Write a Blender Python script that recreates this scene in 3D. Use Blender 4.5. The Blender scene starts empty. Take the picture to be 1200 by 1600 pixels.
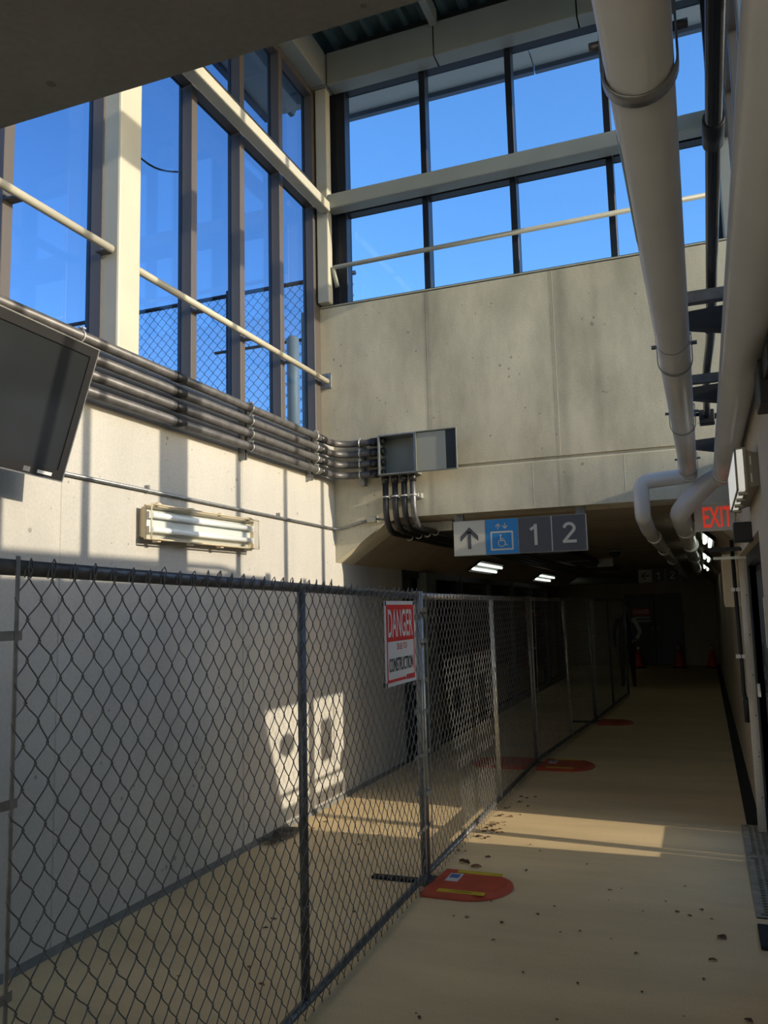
import bpy, bmesh, math, random
from mathutils import Vector, Matrix
random.seed(7)
C = bpy.context.scene.collection
S = bpy.context.scene
PI = math.pi

# ------------------------------------------------------------------ camera
cam_data = bpy.data.cameras.new('camera')
cam = bpy.data.objects.new('camera', cam_data); C.objects.link(cam)
S.camera = cam
cam_data.sensor_fit = 'HORIZONTAL'
cam_data.sensor_width = 36.0
cam_data.lens = 36.0 * 1280.3 / 1200.0
cam_data.clip_start = 0.05; cam_data.clip_end = 500
def cam_matrix(yaw, pitch, roll, loc):
    f = Vector((math.sin(yaw)*math.cos(pitch), math.cos(yaw)*math.cos(pitch), math.sin(pitch)))
    r = Vector((math.cos(yaw), -math.sin(yaw), 0)); u = r.cross(f)
    r2 = r*math.cos(roll) + u*math.sin(roll); u2 = -r*math.sin(roll) + u*math.cos(roll)
    m = Matrix((( r2.x, u2.x, -f.x, loc[0]), (r2.y, u2.y, -f.y, loc[1]), (r2.z, u2.z, -f.z, loc[2]), (0,0,0,1)))
    return m
cam.matrix_world = cam_matrix(-0.368, 0.1198, -0.0243, (0, 0, 1.7))

# ------------------------------------------------------------------ world, sun, exposure
W = bpy.data.worlds.new('world'); S.world = W; W.use_nodes = True
wn = W.node_tree; wn.nodes.clear()
wo = wn.nodes.new('ShaderNodeOutputWorld'); wb = wn.nodes.new('ShaderNodeBackground')
sky = wn.nodes.new('ShaderNodeTexSky'); sky.sky_type = 'NISHITA'
sky.sun_disc = False
SUN_DIR = Vector((-1.0, 0.095, -0.27)).normalized()          # the way the light travels
sky.sun_elevation = math.asin(-SUN_DIR.z)
sky.sun_rotation = math.atan2(-SUN_DIR.x, -SUN_DIR.y)
sky.altitude = 100; sky.air_density = 1.0; sky.dust_density = 1.0; sky.ozone_density = 2.5
SKY_STRENGTH = 0.46
wb.inputs['Strength'].default_value = SKY_STRENGTH
hs = wn.nodes.new('ShaderNodeHueSaturation'); hs.inputs['Saturation'].default_value = 1.12
wn.links.new(sky.outputs[0], hs.inputs['Color']); wn.links.new(hs.outputs[0], wb.inputs['Color']); wn.links.new(wb.outputs[0], wo.inputs['Surface'])
sun_data = bpy.data.lights.new('sun', 'SUN'); sun_data.energy = 6.0; sun_data.angle = math.radians(0.55)
sun_data.color = (1.0, 0.86, 0.66)
sun = bpy.data.objects.new('sun', sun_data); C.objects.link(sun)
sun.rotation_euler = SUN_DIR.to_track_quat('-Z', 'Y').to_euler(); sun.location = (6, 0, 6)
S.view_settings.view_transform = 'Standard'; S.view_settings.look = 'None'
S.view_settings.gamma = 1.0; S.view_settings.use_curve_mapping = False
S.view_settings.exposure = 0.0

# ------------------------------------------------------------------ materials
def new_mat(name):
    m = bpy.data.materials.new(name); m.use_nodes = True
    return m, m.node_tree.nodes, m.node_tree.links, m.node_tree.nodes['Principled BSDF']
def simple(name, col, rough=0.6, metal=0.0, emit=None, es=0.0, var=0.0, scale=8.0, bump=0.0, spec=None):
    m, n, l, b = new_mat(name)
    b.inputs['Base Color'].default_value = (*col, 1); b.inputs['Roughness'].default_value = rough
    b.inputs['Metallic'].default_value = metal
    if spec is not None: b.inputs['Specular IOR Level'].default_value = spec
    if emit:
        b.inputs['Emission Color'].default_value = (*emit, 1); b.inputs['Emission Strength'].default_value = es
    if var or bump:
        g = n.new('ShaderNodeNewGeometry'); t = n.new('ShaderNodeTexNoise'); t.inputs['Scale'].default_value = scale
        t.inputs['Detail'].default_value = 6; l.new(g.outputs['Position'], t.inputs['Vector'])
        if var:
            r = n.new('ShaderNodeMapRange'); r.inputs['From Min'].default_value = 0.3; r.inputs['From Max'].default_value = 0.7
            r.inputs['To Min'].default_value = 1-var; r.inputs['To Max'].default_value = 1+var*0.6
            mx = n.new('ShaderNodeVectorMath'); mx.operation = 'SCALE'; mx.inputs[0].default_value = col
            l.new(t.outputs['Fac'], r.inputs['Value']); l.new(r.outputs[0], mx.inputs['Scale']); l.new(mx.outputs[0], b.inputs['Base Color'])
        if bump:
            bp = n.new('ShaderNodeBump'); bp.inputs['Strength'].default_value = bump; bp.inputs['Distance'].default_value = 0.01
            l.new(t.outputs['Fac'], bp.inputs['Height']); l.new(bp.outputs[0], b.inputs['Normal'])
    return m
def concrete(name, col, stain=0.25, streak=(1, 1, 0.35), pits=True, fine=60, rough=0.85, bump=0.35):
    m, n, l, b = new_mat(name); b.inputs['Roughness'].default_value = rough
    g = n.new('ShaderNodeNewGeometry')
    mp = n.new('ShaderNodeMapping'); mp.inputs['Scale'].default_value = streak; l.new(g.outputs['Position'], mp.inputs['Vector'])
    a = n.new('ShaderNodeTexNoise'); a.inputs['Scale'].default_value = 1.6; a.inputs['Detail'].default_value = 8; a.inputs['Roughness'].default_value = 0.62
    l.new(mp.outputs[0], a.inputs['Vector'])
    c = n.new('ShaderNodeTexNoise'); c.inputs['Scale'].default_value = fine; c.inputs['Detail'].default_value = 4
    l.new(g.outputs['Position'], c.inputs['Vector'])
    r1 = n.new('ShaderNodeMapRange'); r1.inputs['From Min'].default_value = 0.32; r1.inputs['From Max'].default_value = 0.68
    r1.inputs['To Min'].default_value = 1-stain; r1.inputs['To Max'].default_value = 1+stain*0.45
    l.new(a.outputs['Fac'], r1.inputs['Value'])
    r2 = n.new('ShaderNodeMapRange'); r2.inputs['From Min'].default_value = 0.3; r2.inputs['From Max'].default_value = 0.7
    r2.inputs['To Min'].default_value = 0.93; r2.inputs['To Max'].default_value = 1.05; l.new(c.outputs['Fac'], r2.inputs['Value'])
    mu = n.new('ShaderNodeMath'); mu.operation = 'MULTIPLY'; l.new(r1.outputs[0], mu.inputs[0]); l.new(r2.outputs[0], mu.inputs[1])
    last = mu.outputs[0]
    if pits:                                                   # bug holes and small chips
        v = n.new('ShaderNodeTexVoronoi'); v.inputs['Scale'].default_value = 12.0; v.inputs['Randomness'].default_value = 1.0
        l.new(g.outputs['Position'], v.inputs['Vector'])
        d = n.new('ShaderNodeTexNoise'); d.inputs['Scale'].default_value = 3.0; l.new(g.outputs['Position'], d.inputs['Vector'])
        th = n.new('ShaderNodeMapRange'); th.inputs['From Min'].default_value = 0.42; th.inputs['From Max'].default_value = 0.75
        th.inputs['To Min'].default_value = 0.0; th.inputs['To Max'].default_value = 0.20; l.new(d.outputs['Fac'], th.inputs['Value'])
        sb = n.new('ShaderNodeMath'); sb.operation = 'SUBTRACT'; l.new(v.outputs['Distance'], sb.inputs[0]); l.new(th.outputs[0], sb.inputs[1])
        pr = n.new('ShaderNodeMapRange'); pr.inputs['From Min'].default_value = -0.01; pr.inputs['From Max'].default_value = 0.015
        pr.inputs['To Min'].default_value = 0.62; pr.inputs['To Max'].default_value = 1.0; l.new(sb.outputs[0], pr.inputs['Value'])
        m2 = n.new('ShaderNodeMath'); m2.operation = 'MULTIPLY'; l.new(last, m2.inputs[0]); l.new(pr.outputs[0], m2.inputs[1]); last = m2.outputs[0]
    mx = n.new('ShaderNodeVectorMath'); mx.operation = 'SCALE'; mx.inputs[0].default_value = col
    l.new(last, mx.inputs['Scale']); l.new(mx.outputs[0], b.inputs['Base Color'])
    bp = n.new('ShaderNodeBump'); bp.inputs['Strength'].default_value = bump; bp.inputs['Distance'].default_value = 0.004
    l.new(last, bp.inputs['Height']); l.new(bp.outputs[0], b.inputs['Normal'])
    return m
def stain_bands(m, bands):                                   # water stains at the form joints of the headwall
    n, l = m.node_tree.nodes, m.node_tree.links; b = n['Principled BSDF']
    src = b.inputs['Base Color'].links[0].from_socket
    g = n.new('ShaderNodeNewGeometry'); sp = n.new('ShaderNodeSeparateXYZ'); l.new(g.outputs['Position'], sp.inputs[0])
    nz = n.new('ShaderNodeTexNoise'); nz.inputs['Scale'].default_value = 3.5; nz.inputs['Detail'].default_value = 6; l.new(g.outputs['Position'], nz.inputs['Vector'])
    for x0, w, amt in bands:
        d = n.new('ShaderNodeMath'); d.operation = 'SUBTRACT'; l.new(sp.outputs['X'], d.inputs[0]); d.inputs[1].default_value = x0
        a = n.new('ShaderNodeMath'); a.operation = 'ABSOLUTE'; l.new(d.outputs[0], a.inputs[0])
        r = n.new('ShaderNodeMapRange'); r.interpolation_type = 'SMOOTHSTEP'; r.inputs['From Min'].default_value = 0; r.inputs['From Max'].default_value = w
        r.inputs['To Min'].default_value = amt; r.inputs['To Max'].default_value = 0; l.new(a.outputs[0], r.inputs['Value'])
        k = n.new('ShaderNodeMath'); k.operation = 'MULTIPLY'; l.new(r.outputs[0], k.inputs[0]); l.new(nz.outputs['Fac'], k.inputs[1])
        o = n.new('ShaderNodeMath'); o.operation = 'SUBTRACT'; o.inputs[0].default_value = 1.0; l.new(k.outputs[0], o.inputs[1])
        s = n.new('ShaderNodeVectorMath'); s.operation = 'SCALE'; l.new(src, s.inputs[0]); l.new(o.outputs[0], s.inputs['Scale']); src = s.outputs[0]
    l.new(src, b.inputs['Base Color'])
def glass(name, tint=(0.93, 0.96, 0.98), ior=1.5, gl=1.0):
    m = bpy.data.materials.new(name); m.use_nodes = True; n, l = m.node_tree.nodes, m.node_tree.links; n.clear()
    o = n.new('ShaderNodeOutputMaterial'); t = n.new('ShaderNodeBsdfTransparent'); g = n.new('ShaderNodeBsdfGlossy')
    t.inputs['Color'].default_value = (*tint, 1); g.inputs['Roughness'].default_value = 0.01; g.inputs['Color'].default_value = (gl, gl, gl, 1)
    lw = n.new('ShaderNodeLayerWeight'); pw = n.new('ShaderNodeMath'); pw.operation = 'POWER'; pw.inputs[1].default_value = 5.0
    f = n.new('ShaderNodeMath'); f.operation = 'MULTIPLY_ADD'; f.inputs[1].default_value = 0.9; f.inputs[2].default_value = 0.03
    l.new(lw.outputs['Facing'], pw.inputs[0]); l.new(pw.outputs[0], f.inputs[0])
    x = n.new('ShaderNodeMixShader'); l.new(f.outputs[0], x.inputs[0]); l.new(t.outputs[0], x.inputs[1]); l.new(g.outputs[0], x.inputs[2])
    l.new(x.outputs[0], o.inputs['Surface']); return m

M = {}
M['conc_wall'] = concrete('concrete_wall', (0.44, 0.43, 0.40), 0.13)
M['conc_head'] = concrete('concrete_headwall', (0.56, 0.515, 0.385), 0.32, streak=(1.4, 1, 0.55))
stain_bands(M['conc_head'], [(-2.25, 0.05, 0.5), (-2.17, 0.12, 0.2), (-1.02, 0.10, 0.42), (-1.10, 0.02, 0.4), (-0.72, 0.06, 0.25)])
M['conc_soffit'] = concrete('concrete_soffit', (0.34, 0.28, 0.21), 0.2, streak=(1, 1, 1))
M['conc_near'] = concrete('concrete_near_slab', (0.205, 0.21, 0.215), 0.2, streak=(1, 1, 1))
M['conc_right'] = concrete('concrete_right', (0.50, 0.44, 0.34), 0.12)
M['conc_floor'] = concrete('concrete_floor', (0.74, 0.57, 0.33), 0.16, streak=(0.35, 1.5, 1), pits=False, fine=90, rough=0.6, bump=0.15)
M['cream'] = simple('cream_paint', (0.44, 0.43, 0.355), 0.5, var=0.08, scale=3)
M['greypaint'] = simple('grey_green_paint', (0.26, 0.28, 0.26), 0.5, var=0.08, scale=3)
M['dark_frame'] = simple('dark_anodized', (0.105, 0.095, 0.090), 0.42, 0.2)
M['navy_frame'] = simple('navy_frame', (0.012, 0.014, 0.022), 0.4, 0.2)
M['glass'] = glass('window_glass', (0.73, 0.85, 0.96))
M['glass_side'] = glass('tinted_window_glass', (0.52, 0.63, 0.77))
M['glass_clear'] = glass('clear_window_glass', (0.95, 0.95, 0.94))
M['lens'] = glass('clear_lens', (0.93, 0.94, 0.95), 1.45)
M['black_glass'] = simple('black_glass', (0.004, 0.004, 0.006), 0.08)
M['deck'] = simple('deck_metal', (0.10, 0.16, 0.18), 0.45, 0.3, var=0.2, scale=2)
M['galv'] = simple('galvanised_steel', (0.30, 0.31, 0.32), 0.42, 0.75, var=0.25, scale=25, bump=0.05)
M['galv_dark'] = simple('weathered_galvanised', (0.15, 0.155, 0.165), 0.45, 0.7, var=0.3, scale=20)
M['galv_light'] = simple('bright_galvanised', (0.62, 0.62, 0.58), 0.38, 0.6, var=0.15, scale=20)
M['wire'] = simple('fence_wire', (0.17, 0.175, 0.185), 0.42, 0.6)
M['wire_out'] = simple('outdoor_fence_wire', (0.05, 0.055, 0.07), 0.6, 0.3)
M['conduit'] = simple('black_conduit', (0.10, 0.10, 0.105), 0.42, 0.2, var=0.35, scale=14, bump=0.05)
M['conduit_dk'] = simple('black_conduit_glossy', (0.022, 0.023, 0.026), 0.35, 0.2)
M['pipe_white'] = simple('white_pipe_paint', (0.54, 0.55, 0.56), 0.24, var=0.05, scale=4)
M['white'] = simple('white_plastic', (0.75, 0.74, 0.70), 0.4)
M['tube'] = simple('tube_white', (0.92, 0.95, 0.94), 0.25)
M['beige_plastic'] = simple('beige_plastic', (0.58, 0.49, 0.34), 0.5)
M['grey_box'] = simple('grey_enamel', (0.17, 0.185, 0.175), 0.5, 0.2, var=0.1, scale=5)
M['grey_box_in'] = simple('grey_enamel_light', (0.21, 0.225, 0.205), 0.5, 0.1, var=0.08, scale=5)
M['panel_grey'] = simple('door_liner_grey', (0.27, 0.28, 0.25), 0.6)
M['taupe'] = simple('taupe_enamel', (0.30, 0.27, 0.22), 0.5)
M['diffuser'] = simple('lit_diffuser', (0.8, 0.8, 0.76), 0.4, emit=(1.0, 0.98, 0.88), es=0.42)
M['black'] = simple('matte_black', (0.012, 0.012, 0.014), 0.55)
M['black_sheen'] = simple('black_plastic', (0.02, 0.02, 0.022), 0.25)
M['screen'] = simple('screen_glass', (0.018, 0.021, 0.024), 0.14)
M['chrome'] = simple('tv_chrome', (0.7, 0.7, 0.7), 0.25, 0.9)
M['sign_white'] = simple('sign_offwhite', (0.52, 0.50, 0.43), 0.5)
M['sign_grey'] = simple('sign_grey', (0.066, 0.066, 0.075), 0.5)
M['sign_blue'] = simple('sign_blue', (0.012, 0.20, 0.50), 0.5)
M['sign_red'] = simple('sign_red', (0.58, 0.018, 0.02), 0.5)
M['poster_white'] = simple('poster_white', (0.62, 0.62, 0.64), 0.4)
M['exit_white'] = simple('exit_housing', (0.62, 0.60, 0.58), 0.5)
M['exit_red'] = simple('exit_letter_red', (0.7, 0.05, 0.03), 0.5, emit=(1.0, 0.06, 0.03), es=0.35)
M['pad_red'] = simple('pad_red', (0.48, 0.075, 0.035), 0.5, var=0.2, scale=6)
M['yellow'] = simple('yellow_label', (0.62, 0.45, 0.03), 0.5)
M['blue_label'] = simple('blue_label', (0.08, 0.15, 0.35), 0.5)
M['cone'] = simple('cone_orange', (0.60, 0.06, 0.02), 0.5)
M['leaf'] = simple('dry_leaf', (0.10, 0.045, 0.022), 0.8, var=0.3, scale=40)
M['leaf_light'] = simple('dry_leaf_pale', (0.25, 0.12, 0.05), 0.8, var=0.3, scale=40)
M['lamp_on'] = simple('lit_tube', (0.9, 0.9, 0.85), 0.4, emit=(0.92, 1.0, 0.86), es=1.5)
M['lamp_dim'] = simple('lit_panel', (0.5, 0.5, 0.45), 0.4, emit=(0.85, 0.9, 0.7), es=0.22)
M['reflector'] = simple('white_reflector', (0.62, 0.66, 0.64), 0.35)
M['rubber'] = simple('black_rubber', (0.010, 0.010, 0.010), 0.8)
M['grate'] = simple('steel_grate', (0.36, 0.32, 0.25), 0.6, 0.2, var=0.3, scale=12)
M['ground'] = concrete('outdoor_paving', (0.42, 0.38, 0.32), 0.2, streak=(1, 1, 1), pits=False)
M['soffit_out'] = simple('outdoor_soffit', (0.62, 0.58, 0.52), 0.6)
M['gutter'] = simple('gutter_metal', (0.13, 0.16, 0.22), 0.5, 0.2)
M['skin'] = simple('skin', (0.30, 0.18, 0.12), 0.6)
M['cloth_dark'] = simple('dark_cloth', (0.012, 0.013, 0.017), 0.9)
M['cloth_grey'] = simple('grey_cloth', (0.30, 0.30, 0.28), 0.9)
M['hair'] = simple('dark_hair', (0.01, 0.008, 0.007), 0.7)
M['seam'] = simple('joint_sealant', (0.12, 0.11, 0.10), 0.8)
M['cove'] = simple('grey_cove', (0.16, 0.16, 0.15), 0.7, var=0.2, scale=8)
M['orange'] = simple('orange_strip', (0.6, 0.25, 0.08), 0.5)
M['green_label'] = simple('green_pipe_label', (0.16, 0.24, 0.15), 0.5)

# ------------------------------------------------------------------ mesh builder
class MB:
    def __init__(s): s.v = []; s.f = []; s.smooth = []
    def add(s, v, f, smooth=False):
        o = len(s.v); s.v += [tuple(p) for p in v]; s.f += [tuple(i+o for i in q) for q in f]; s.smooth += [smooth]*len(f); return s
    def box(s, x0, x1, y0, y1, z0, z1):
        v = [(x, y, z) for x in (x0, x1) for y in (y0, y1) for z in (z0, z1)]
        return s.add(v, [(0,1,3,2),(4,6,7,5),(0,4,5,1),(2,3,7,6),(0,2,6,4),(1,5,7,3)])
    def obox(s, c, ax, ay, az):                      # centre and three half-axis vectors
        c, ax, ay, az = Vector(c), Vector(ax), Vector(ay), Vector(az)
        v = [c + i*ax + j*ay + k*az for i in (-1, 1) for j in (-1, 1) for k in (-1, 1)]
        return s.add(v, [(0,1,3,2),(4,6,7,5),(0,4,5,1),(2,3,7,6),(0,2,6,4),(1,5,7,3)])
    def tube(s, pts, r, seg=12, caps=True, smooth=True):
        pts = [Vector(p) for p in pts]; n = len(pts); rr = r if isinstance(r, (list, tuple)) else [r]*n
        t0 = (pts[1]-pts[0]).normalized(); up = Vector((0,0,1)) if abs(t0.z) < 0.9 else Vector((1,0,0))
        a = t0.cross(up).normalized(); rings = []
        for i, p in enumerate(pts):
            t = ((pts[i]-pts[i-1]).normalized() if i else Vector()) + ((pts[i+1]-pts[i]).normalized() if i < n-1 else Vector())
            t.normalize(); a = (a - t*a.dot(t)).normalized(); b = t.cross(a)
            rings.append([p + rr[i]*(math.cos(2*PI*k/seg)*a + math.sin(2*PI*k/seg)*b) for k in range(seg)])
        o = len(s.v)
        for q in rings: s.v += [tuple(x) for x in q]
        for i in range(n-1):
            for k in range(seg):
                k2 = (k+1) % seg
                s.f.append((o+i*seg+k, o+i*seg+k2, o+(i+1)*seg+k2, o+(i+1)*seg+k)); s.smooth.append(smooth)
        if caps:
            s.f.append(tuple(o+k for k in reversed(range(seg)))); s.smooth.append(False)
            s.f.append(tuple(o+(n-1)*seg+k for k in range(seg))); s.smooth.append(False)
        return s
    def prism(s, poly, axis, a, b):                  # polygon in the two other axes, swept along axis
        def mk(p, t):
            return {'x': (t, p[0], p[1]), 'y': (p[0], t, p[1]), 'z': (p[0], p[1], t)}[axis]
        n = len(poly); v = [mk(p, a) for p in poly] + [mk(p, b) for p in poly]
        f = [(i, (i+1) % n, n+(i+1) % n, n+i) for i in range(n)] + [tuple(reversed(range(n))), tuple(range(n, 2*n))]
        return s.add(v, f)
    def disc(s, c, r, nrm, th=0.004, seg=20, ry=None):
        c = Vector(c); nrm = Vector(nrm).normalized(); up = Vector((0,0,1)) if abs(nrm.z) < 0.9 else Vector((1,0,0))
        a = nrm.cross(up).normalized(); b = a.cross(nrm); ry = ry or r
        v = [c + o*nrm + r*math.cos(2*PI*k/seg)*a + ry*math.sin(2*PI*k/seg)*b for o in (-th/2, th/2) for k in range(seg)]
        f = [(k, (k+1) % seg, seg+(k+1) % seg, seg+k) for k in range(seg)] + [tuple(reversed(range(seg))), tuple(range(seg, 2*seg))]
        return s.add(v, f)
    def build(s, name, mat, parent=None, bevel=0.0, bseg=2, origin=None):
        me = bpy.data.meshes.new(name); me.from_pydata(s.v, [], s.f); me.validate()
        bm = bmesh.new(); bm.from_mesh(me); bmesh.ops.recalc_face_normals(bm, faces=bm.faces[:])
        bm.to_mesh(me); bm.free()
        if len(me.polygons) == len(s.smooth): me.polygons.foreach_set('use_smooth', s.smooth)
        me.materials.append(M[mat] if isinstance(mat, str) else mat)
        o = bpy.data.objects.new(name, me); C.objects.link(o)
        if bevel:
            b = o.modifiers.new('bevel', 'BEVEL'); b.width = bevel; b.segments = bseg; b.limit_method = 'ANGLE'
        if parent is not None:
            o.parent = parent; w = world_loc(parent)
            me.transform(Matrix.Translation(-w))
        elif origin is not None:
            me.transform(Matrix.Translation(-Vector(origin))); o.location = origin
        return o
def world_loc(o):
    w = Vector(o.location)
    while o.parent is not None: o = o.parent; w += Vector(o.location)
    return w
def tag(o, label=None, cat=None, group=None, kind=None):
    if label: o['label'] = label
    if cat: o['category'] = cat
    if group: o['group'] = group
    if kind: o['kind'] = kind
    return o
def thing(name, label, cat, loc=(0, 0, 0), group=None):
    o = bpy.data.objects.new(name, None); C.objects.link(o); o.location = loc; o.empty_display_size = 0.1
    return tag(o, label, cat, group)
def setting(name, loc=(0, 0, 0)):
    o = bpy.data.objects.new(name, None); C.objects.link(o); o.location = loc; o.empty_display_size = 0.1
    o['kind'] = 'structure'; return o
def copy_tree(o, parent=None):
    c = o.copy(); C.objects.link(c)
    if parent is not None: c.parent = parent
    for ch in [x for x in bpy.data.objects if x.parent == o]: copy_tree(ch, c)
    return c
def arc(c, r, a0, a1, u, v, n=8):                     # arc points around c in the plane (u, v)
    c, u, v = Vector(c), Vector(u), Vector(v)
    return [c + r*(math.cos(a0+(a1-a0)*i/n)*u + math.sin(a0+(a1-a0)*i/n)*v) for i in range(n+1)]
def fillet(pts, r, n=7):                              # a polyline with rounded corners
    pts = [Vector(p) for p in pts]; out = [pts[0]]
    for i in range(1, len(pts)-1):
        a = (pts[i-1]-pts[i]); b = (pts[i+1]-pts[i]); rr = min(r, a.length*0.49, b.length*0.49)
        p0 = pts[i] + a.normalized()*rr; p1 = pts[i] + b.normalized()*rr
        for k in range(n+1):
            t = k/n; out.append((1-t)**2*p0 + 2*t*(1-t)*pts[i] + t*t*p1)
    return out + [pts[-1]]
def text_into(mb, s, cx, cy, w, h, to3d, th=0.002, bold=0.0):  # lettering fitted into a w x h box, as mesh
    cu = bpy.data.curves.new('t', 'FONT'); cu.body = s; cu.size = 1; cu.offset = bold; cu.resolution_u = 4
    ob = bpy.data.objects.new('t', cu); C.objects.link(ob)
    dg = bpy.context.evaluated_depsgraph_get(); me = bpy.data.meshes.new_from_object(ob.evaluated_get(dg))
    xs = [v.co.x for v in me.vertices]; ys = [v.co.y for v in me.vertices]
    x0, x1, y0, y1 = min(xs), max(xs), min(ys), max(ys)
    v = [to3d(cx + ((p.co.x-x0)/(x1-x0)-0.5)*w, cy + ((p.co.y-y0)/(y1-y0)-0.5)*h) for p in me.vertices]
    mb.add(v, [tuple(p.vertices) for p in me.polygons])
    bpy.data.objects.remove(ob); bpy.data.meshes.remove(me); bpy.data.curves.remove(cu)

# ------------------------------------------------------------------ the shell
XW, XG, YB, XR = -3.22, -3.34, 7.05, 0.27
HAUNCH = [(XW, 2.16), (-2.72, 2.50), (-2.55, 2.55), (-0.10, 2.55), (XR, 2.22)]
# floor: one slab with sawn joints
fl = setting('floor')
MB().box(-7.2, 0.62, -12, 7.0, -0.12, 0).build('floor_slab', 'conc_floor', fl)
MB().box(-7.2, 0.62, 7.006, 24.7, -0.12, 0).build('floor_slab', 'conc_floor', fl)
# left wall with vertical form joints, front face towards the passage
def wall_along_y(y0, y1, z0, z1, x_face, depth, joints, side=1):
    prof = [(x_face - side*depth, y0), (x_face, y0)]
    for j in joints:
        prof += [(x_face, j-0.006), (x_face - side*0.005, j-0.002), (x_face - side*0.005, j+0.002), (x_face, j+0.006)]
    prof += [(x_face, y1), (x_face - side*depth, y1)]
    return MB().prism(prof, 'z', z0, z1)
wl = wall_along_y(-12, 8.88, -0.1, 2.16, XW, 0.35, [3.48, 5.37]).build('wall_left', 'conc_wall'); tag(wl, kind='structure')
MB().add(*(lambda m: (m.v, m.f))(wall_along_y(-12, YB, 2.16, 3.28, XW, 0.35, [3.48, 5.37]))).build('upper_wall', 'conc_wall', wl)
# headwall across the passage, with the horizontal reveal
hb = setting('wall_back')
m = MB()
v0 = [(x, z) for x, z in ((-3.36, 3.28), (XW, 3.28))] + HAUNCH + [(0.75, 2.22), (0.75, 2.955)]
face = [(-3.36, 3.28), (XW, 3.28), (XW, 2.16), (-2.72, 2.50), (-2.55, 2.55), (-0.10, 2.55), (XR, 2.22), (0.75, 2.22), (0.75, 2.96), (-2.3, 2.96), (-2.3, 2.985), (0.75, 2.985), (0.75, 3.28)]
lower = [(XW, 2.16), (-2.72, 2.50), (-2.55, 2.55), (-0.10, 2.55), (XR, 2.22), (0.75, 2.22), (0.75, 2.955), (XW, 2.955)]
m.prism(lower, 'y', YB, YB+0.42)
# reveal: chamfered groove between the two lifts
m.prism([(YB, 2.955), (YB+0.02, 2.975), (YB+0.02, 2.992), (YB, 2.992), (YB, 4.66), (YB+0.05, 4.67), (YB+0.42, 4.67), (YB+0.42, 2.955)], 'x', XW, 0.75)
m.prism([(YB, 3.28), (YB, 4.66), (YB+0.05, 4.67), (YB+0.42, 4.67), (YB+0.42, 3.28)], 'x', -3.55, XW)
m.build('headwall', 'conc_head', hb)
for x, z0, z1 in ((-2.25, 3.31, 4.66), (-1.075, 2.995, 4.66), (-1.32, 2.56, 2.95), (-0.55, 2.56, 2.95)):
    MB().prism([(x-0.004, YB), (x, YB-0.0008), (x+0.003, YB)], 'z', z0, z1).build('form_fin', 'conc_head', hb)
MB().box(-3.40, 0.6, YB-0.004, YB+0.16, 4.67, 4.682).build('sill_flashing', 'cream', hb)
# tunnel roof with its haunches (soffit)
ce = setting('ceiling')
ml = MB()
ml.prism([(-3.6, 2.16), (XW, 2.16), (-2.72, 2.50), (-2.55, 2.55), (-0.10, 2.55), (XR, 2.22), (0.8, 2.22), (0.8, 2.9), (-3.6, 2.9)], 'y', YB+0.42, 20.6)
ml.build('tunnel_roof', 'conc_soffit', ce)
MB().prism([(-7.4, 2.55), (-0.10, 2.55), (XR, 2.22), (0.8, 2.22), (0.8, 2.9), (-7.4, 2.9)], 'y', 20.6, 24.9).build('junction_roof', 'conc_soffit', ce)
MB().box(-3.6, 0.8, -2.4, 1.31, 2.80, 3.3).build('near_roof', 'conc_near', ce)  # ends just behind the camera; that opening is added for warm sun bounce
MB().box(-3.6, 0.8, 1.05, 1.31, 3.3, 4.67).build('near_parapet', 'conc_head', ce)
# right wall: near pier, lintel over the glazed doors, far stretch
wr = setting('wall_right')
MB().box(XR, 0.62, -2.4, 4.40, -0.1, 2.85).build('near_pier', 'conc_right', wr)
MB().box(XR, 0.62, 4.40, 6.93, 2.05, 2.85).build('door_lintel', 'conc_right', wr)
MB().box(XR+0.012, 0.62, 6.93, 24.7, -0.1, 2.5).build('far_stretch', 'conc_right', wr)
MB().box(XR, 0.62, 6.93, YB, 2.2, 2.85).build('lintel_return', 'conc_right', wr)
# end wall and junction walls
we = setting('wall_end')
MB().box(-7.4, -2.12, 24.5, 24.9, -0.1, 2.6).build('end_wall_left', 'conc_right', we)
MB().box(-0.58, 0.8, 24.5, 24.9, -0.1, 2.6).build('end_wall_right', 'conc_right', we)
MB().box(-2.12, -0.58, 24.5, 24.9, 1.95, 2.6).build('end_lintel', 'conc_right', we)
MB().box(-2.12, -0.58, 24.7, 24.9, -0.1, 1.95).build('end_backing', 'conc_soffit', we)  # added behind the leaves to keep sky light out of their gap
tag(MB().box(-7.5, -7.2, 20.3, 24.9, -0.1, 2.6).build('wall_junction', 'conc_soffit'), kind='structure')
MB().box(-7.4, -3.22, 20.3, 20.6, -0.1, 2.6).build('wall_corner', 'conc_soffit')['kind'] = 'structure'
# baseboard strips
tag(MB().prism([(XW, 0), (XW+0.025, 0), (XW+0.018, 0.02), (XW, 0.035)], 'y', -5.9, 8.8).build('baseboard_left', 'cove'), kind='structure')
tag(MB().prism([(0.19, 0), (XR+0.012, 0), (XR+0.012, 0.05), (0.20, 0.012)], 'y', 7.08, 24.45).build('baseboard_right', 'rubber'), kind='structure')
# wall end trim with its screws beside the doors
t = setting('trim_1')
MB().box(0.262, 0.335, 6.88, 6.925, 0.0, 2.04).build('trim_plate', 'conc_right', t, bevel=0.003)
mb = MB()
for z in (0.25, 0.55, 0.85, 1.15, 1.45, 1.75): mb.disc((0.305, 6.878, z), 0.006, (0, -1, 0), 0.004, 8)
mb.build('screw', 'seam', t)

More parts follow.
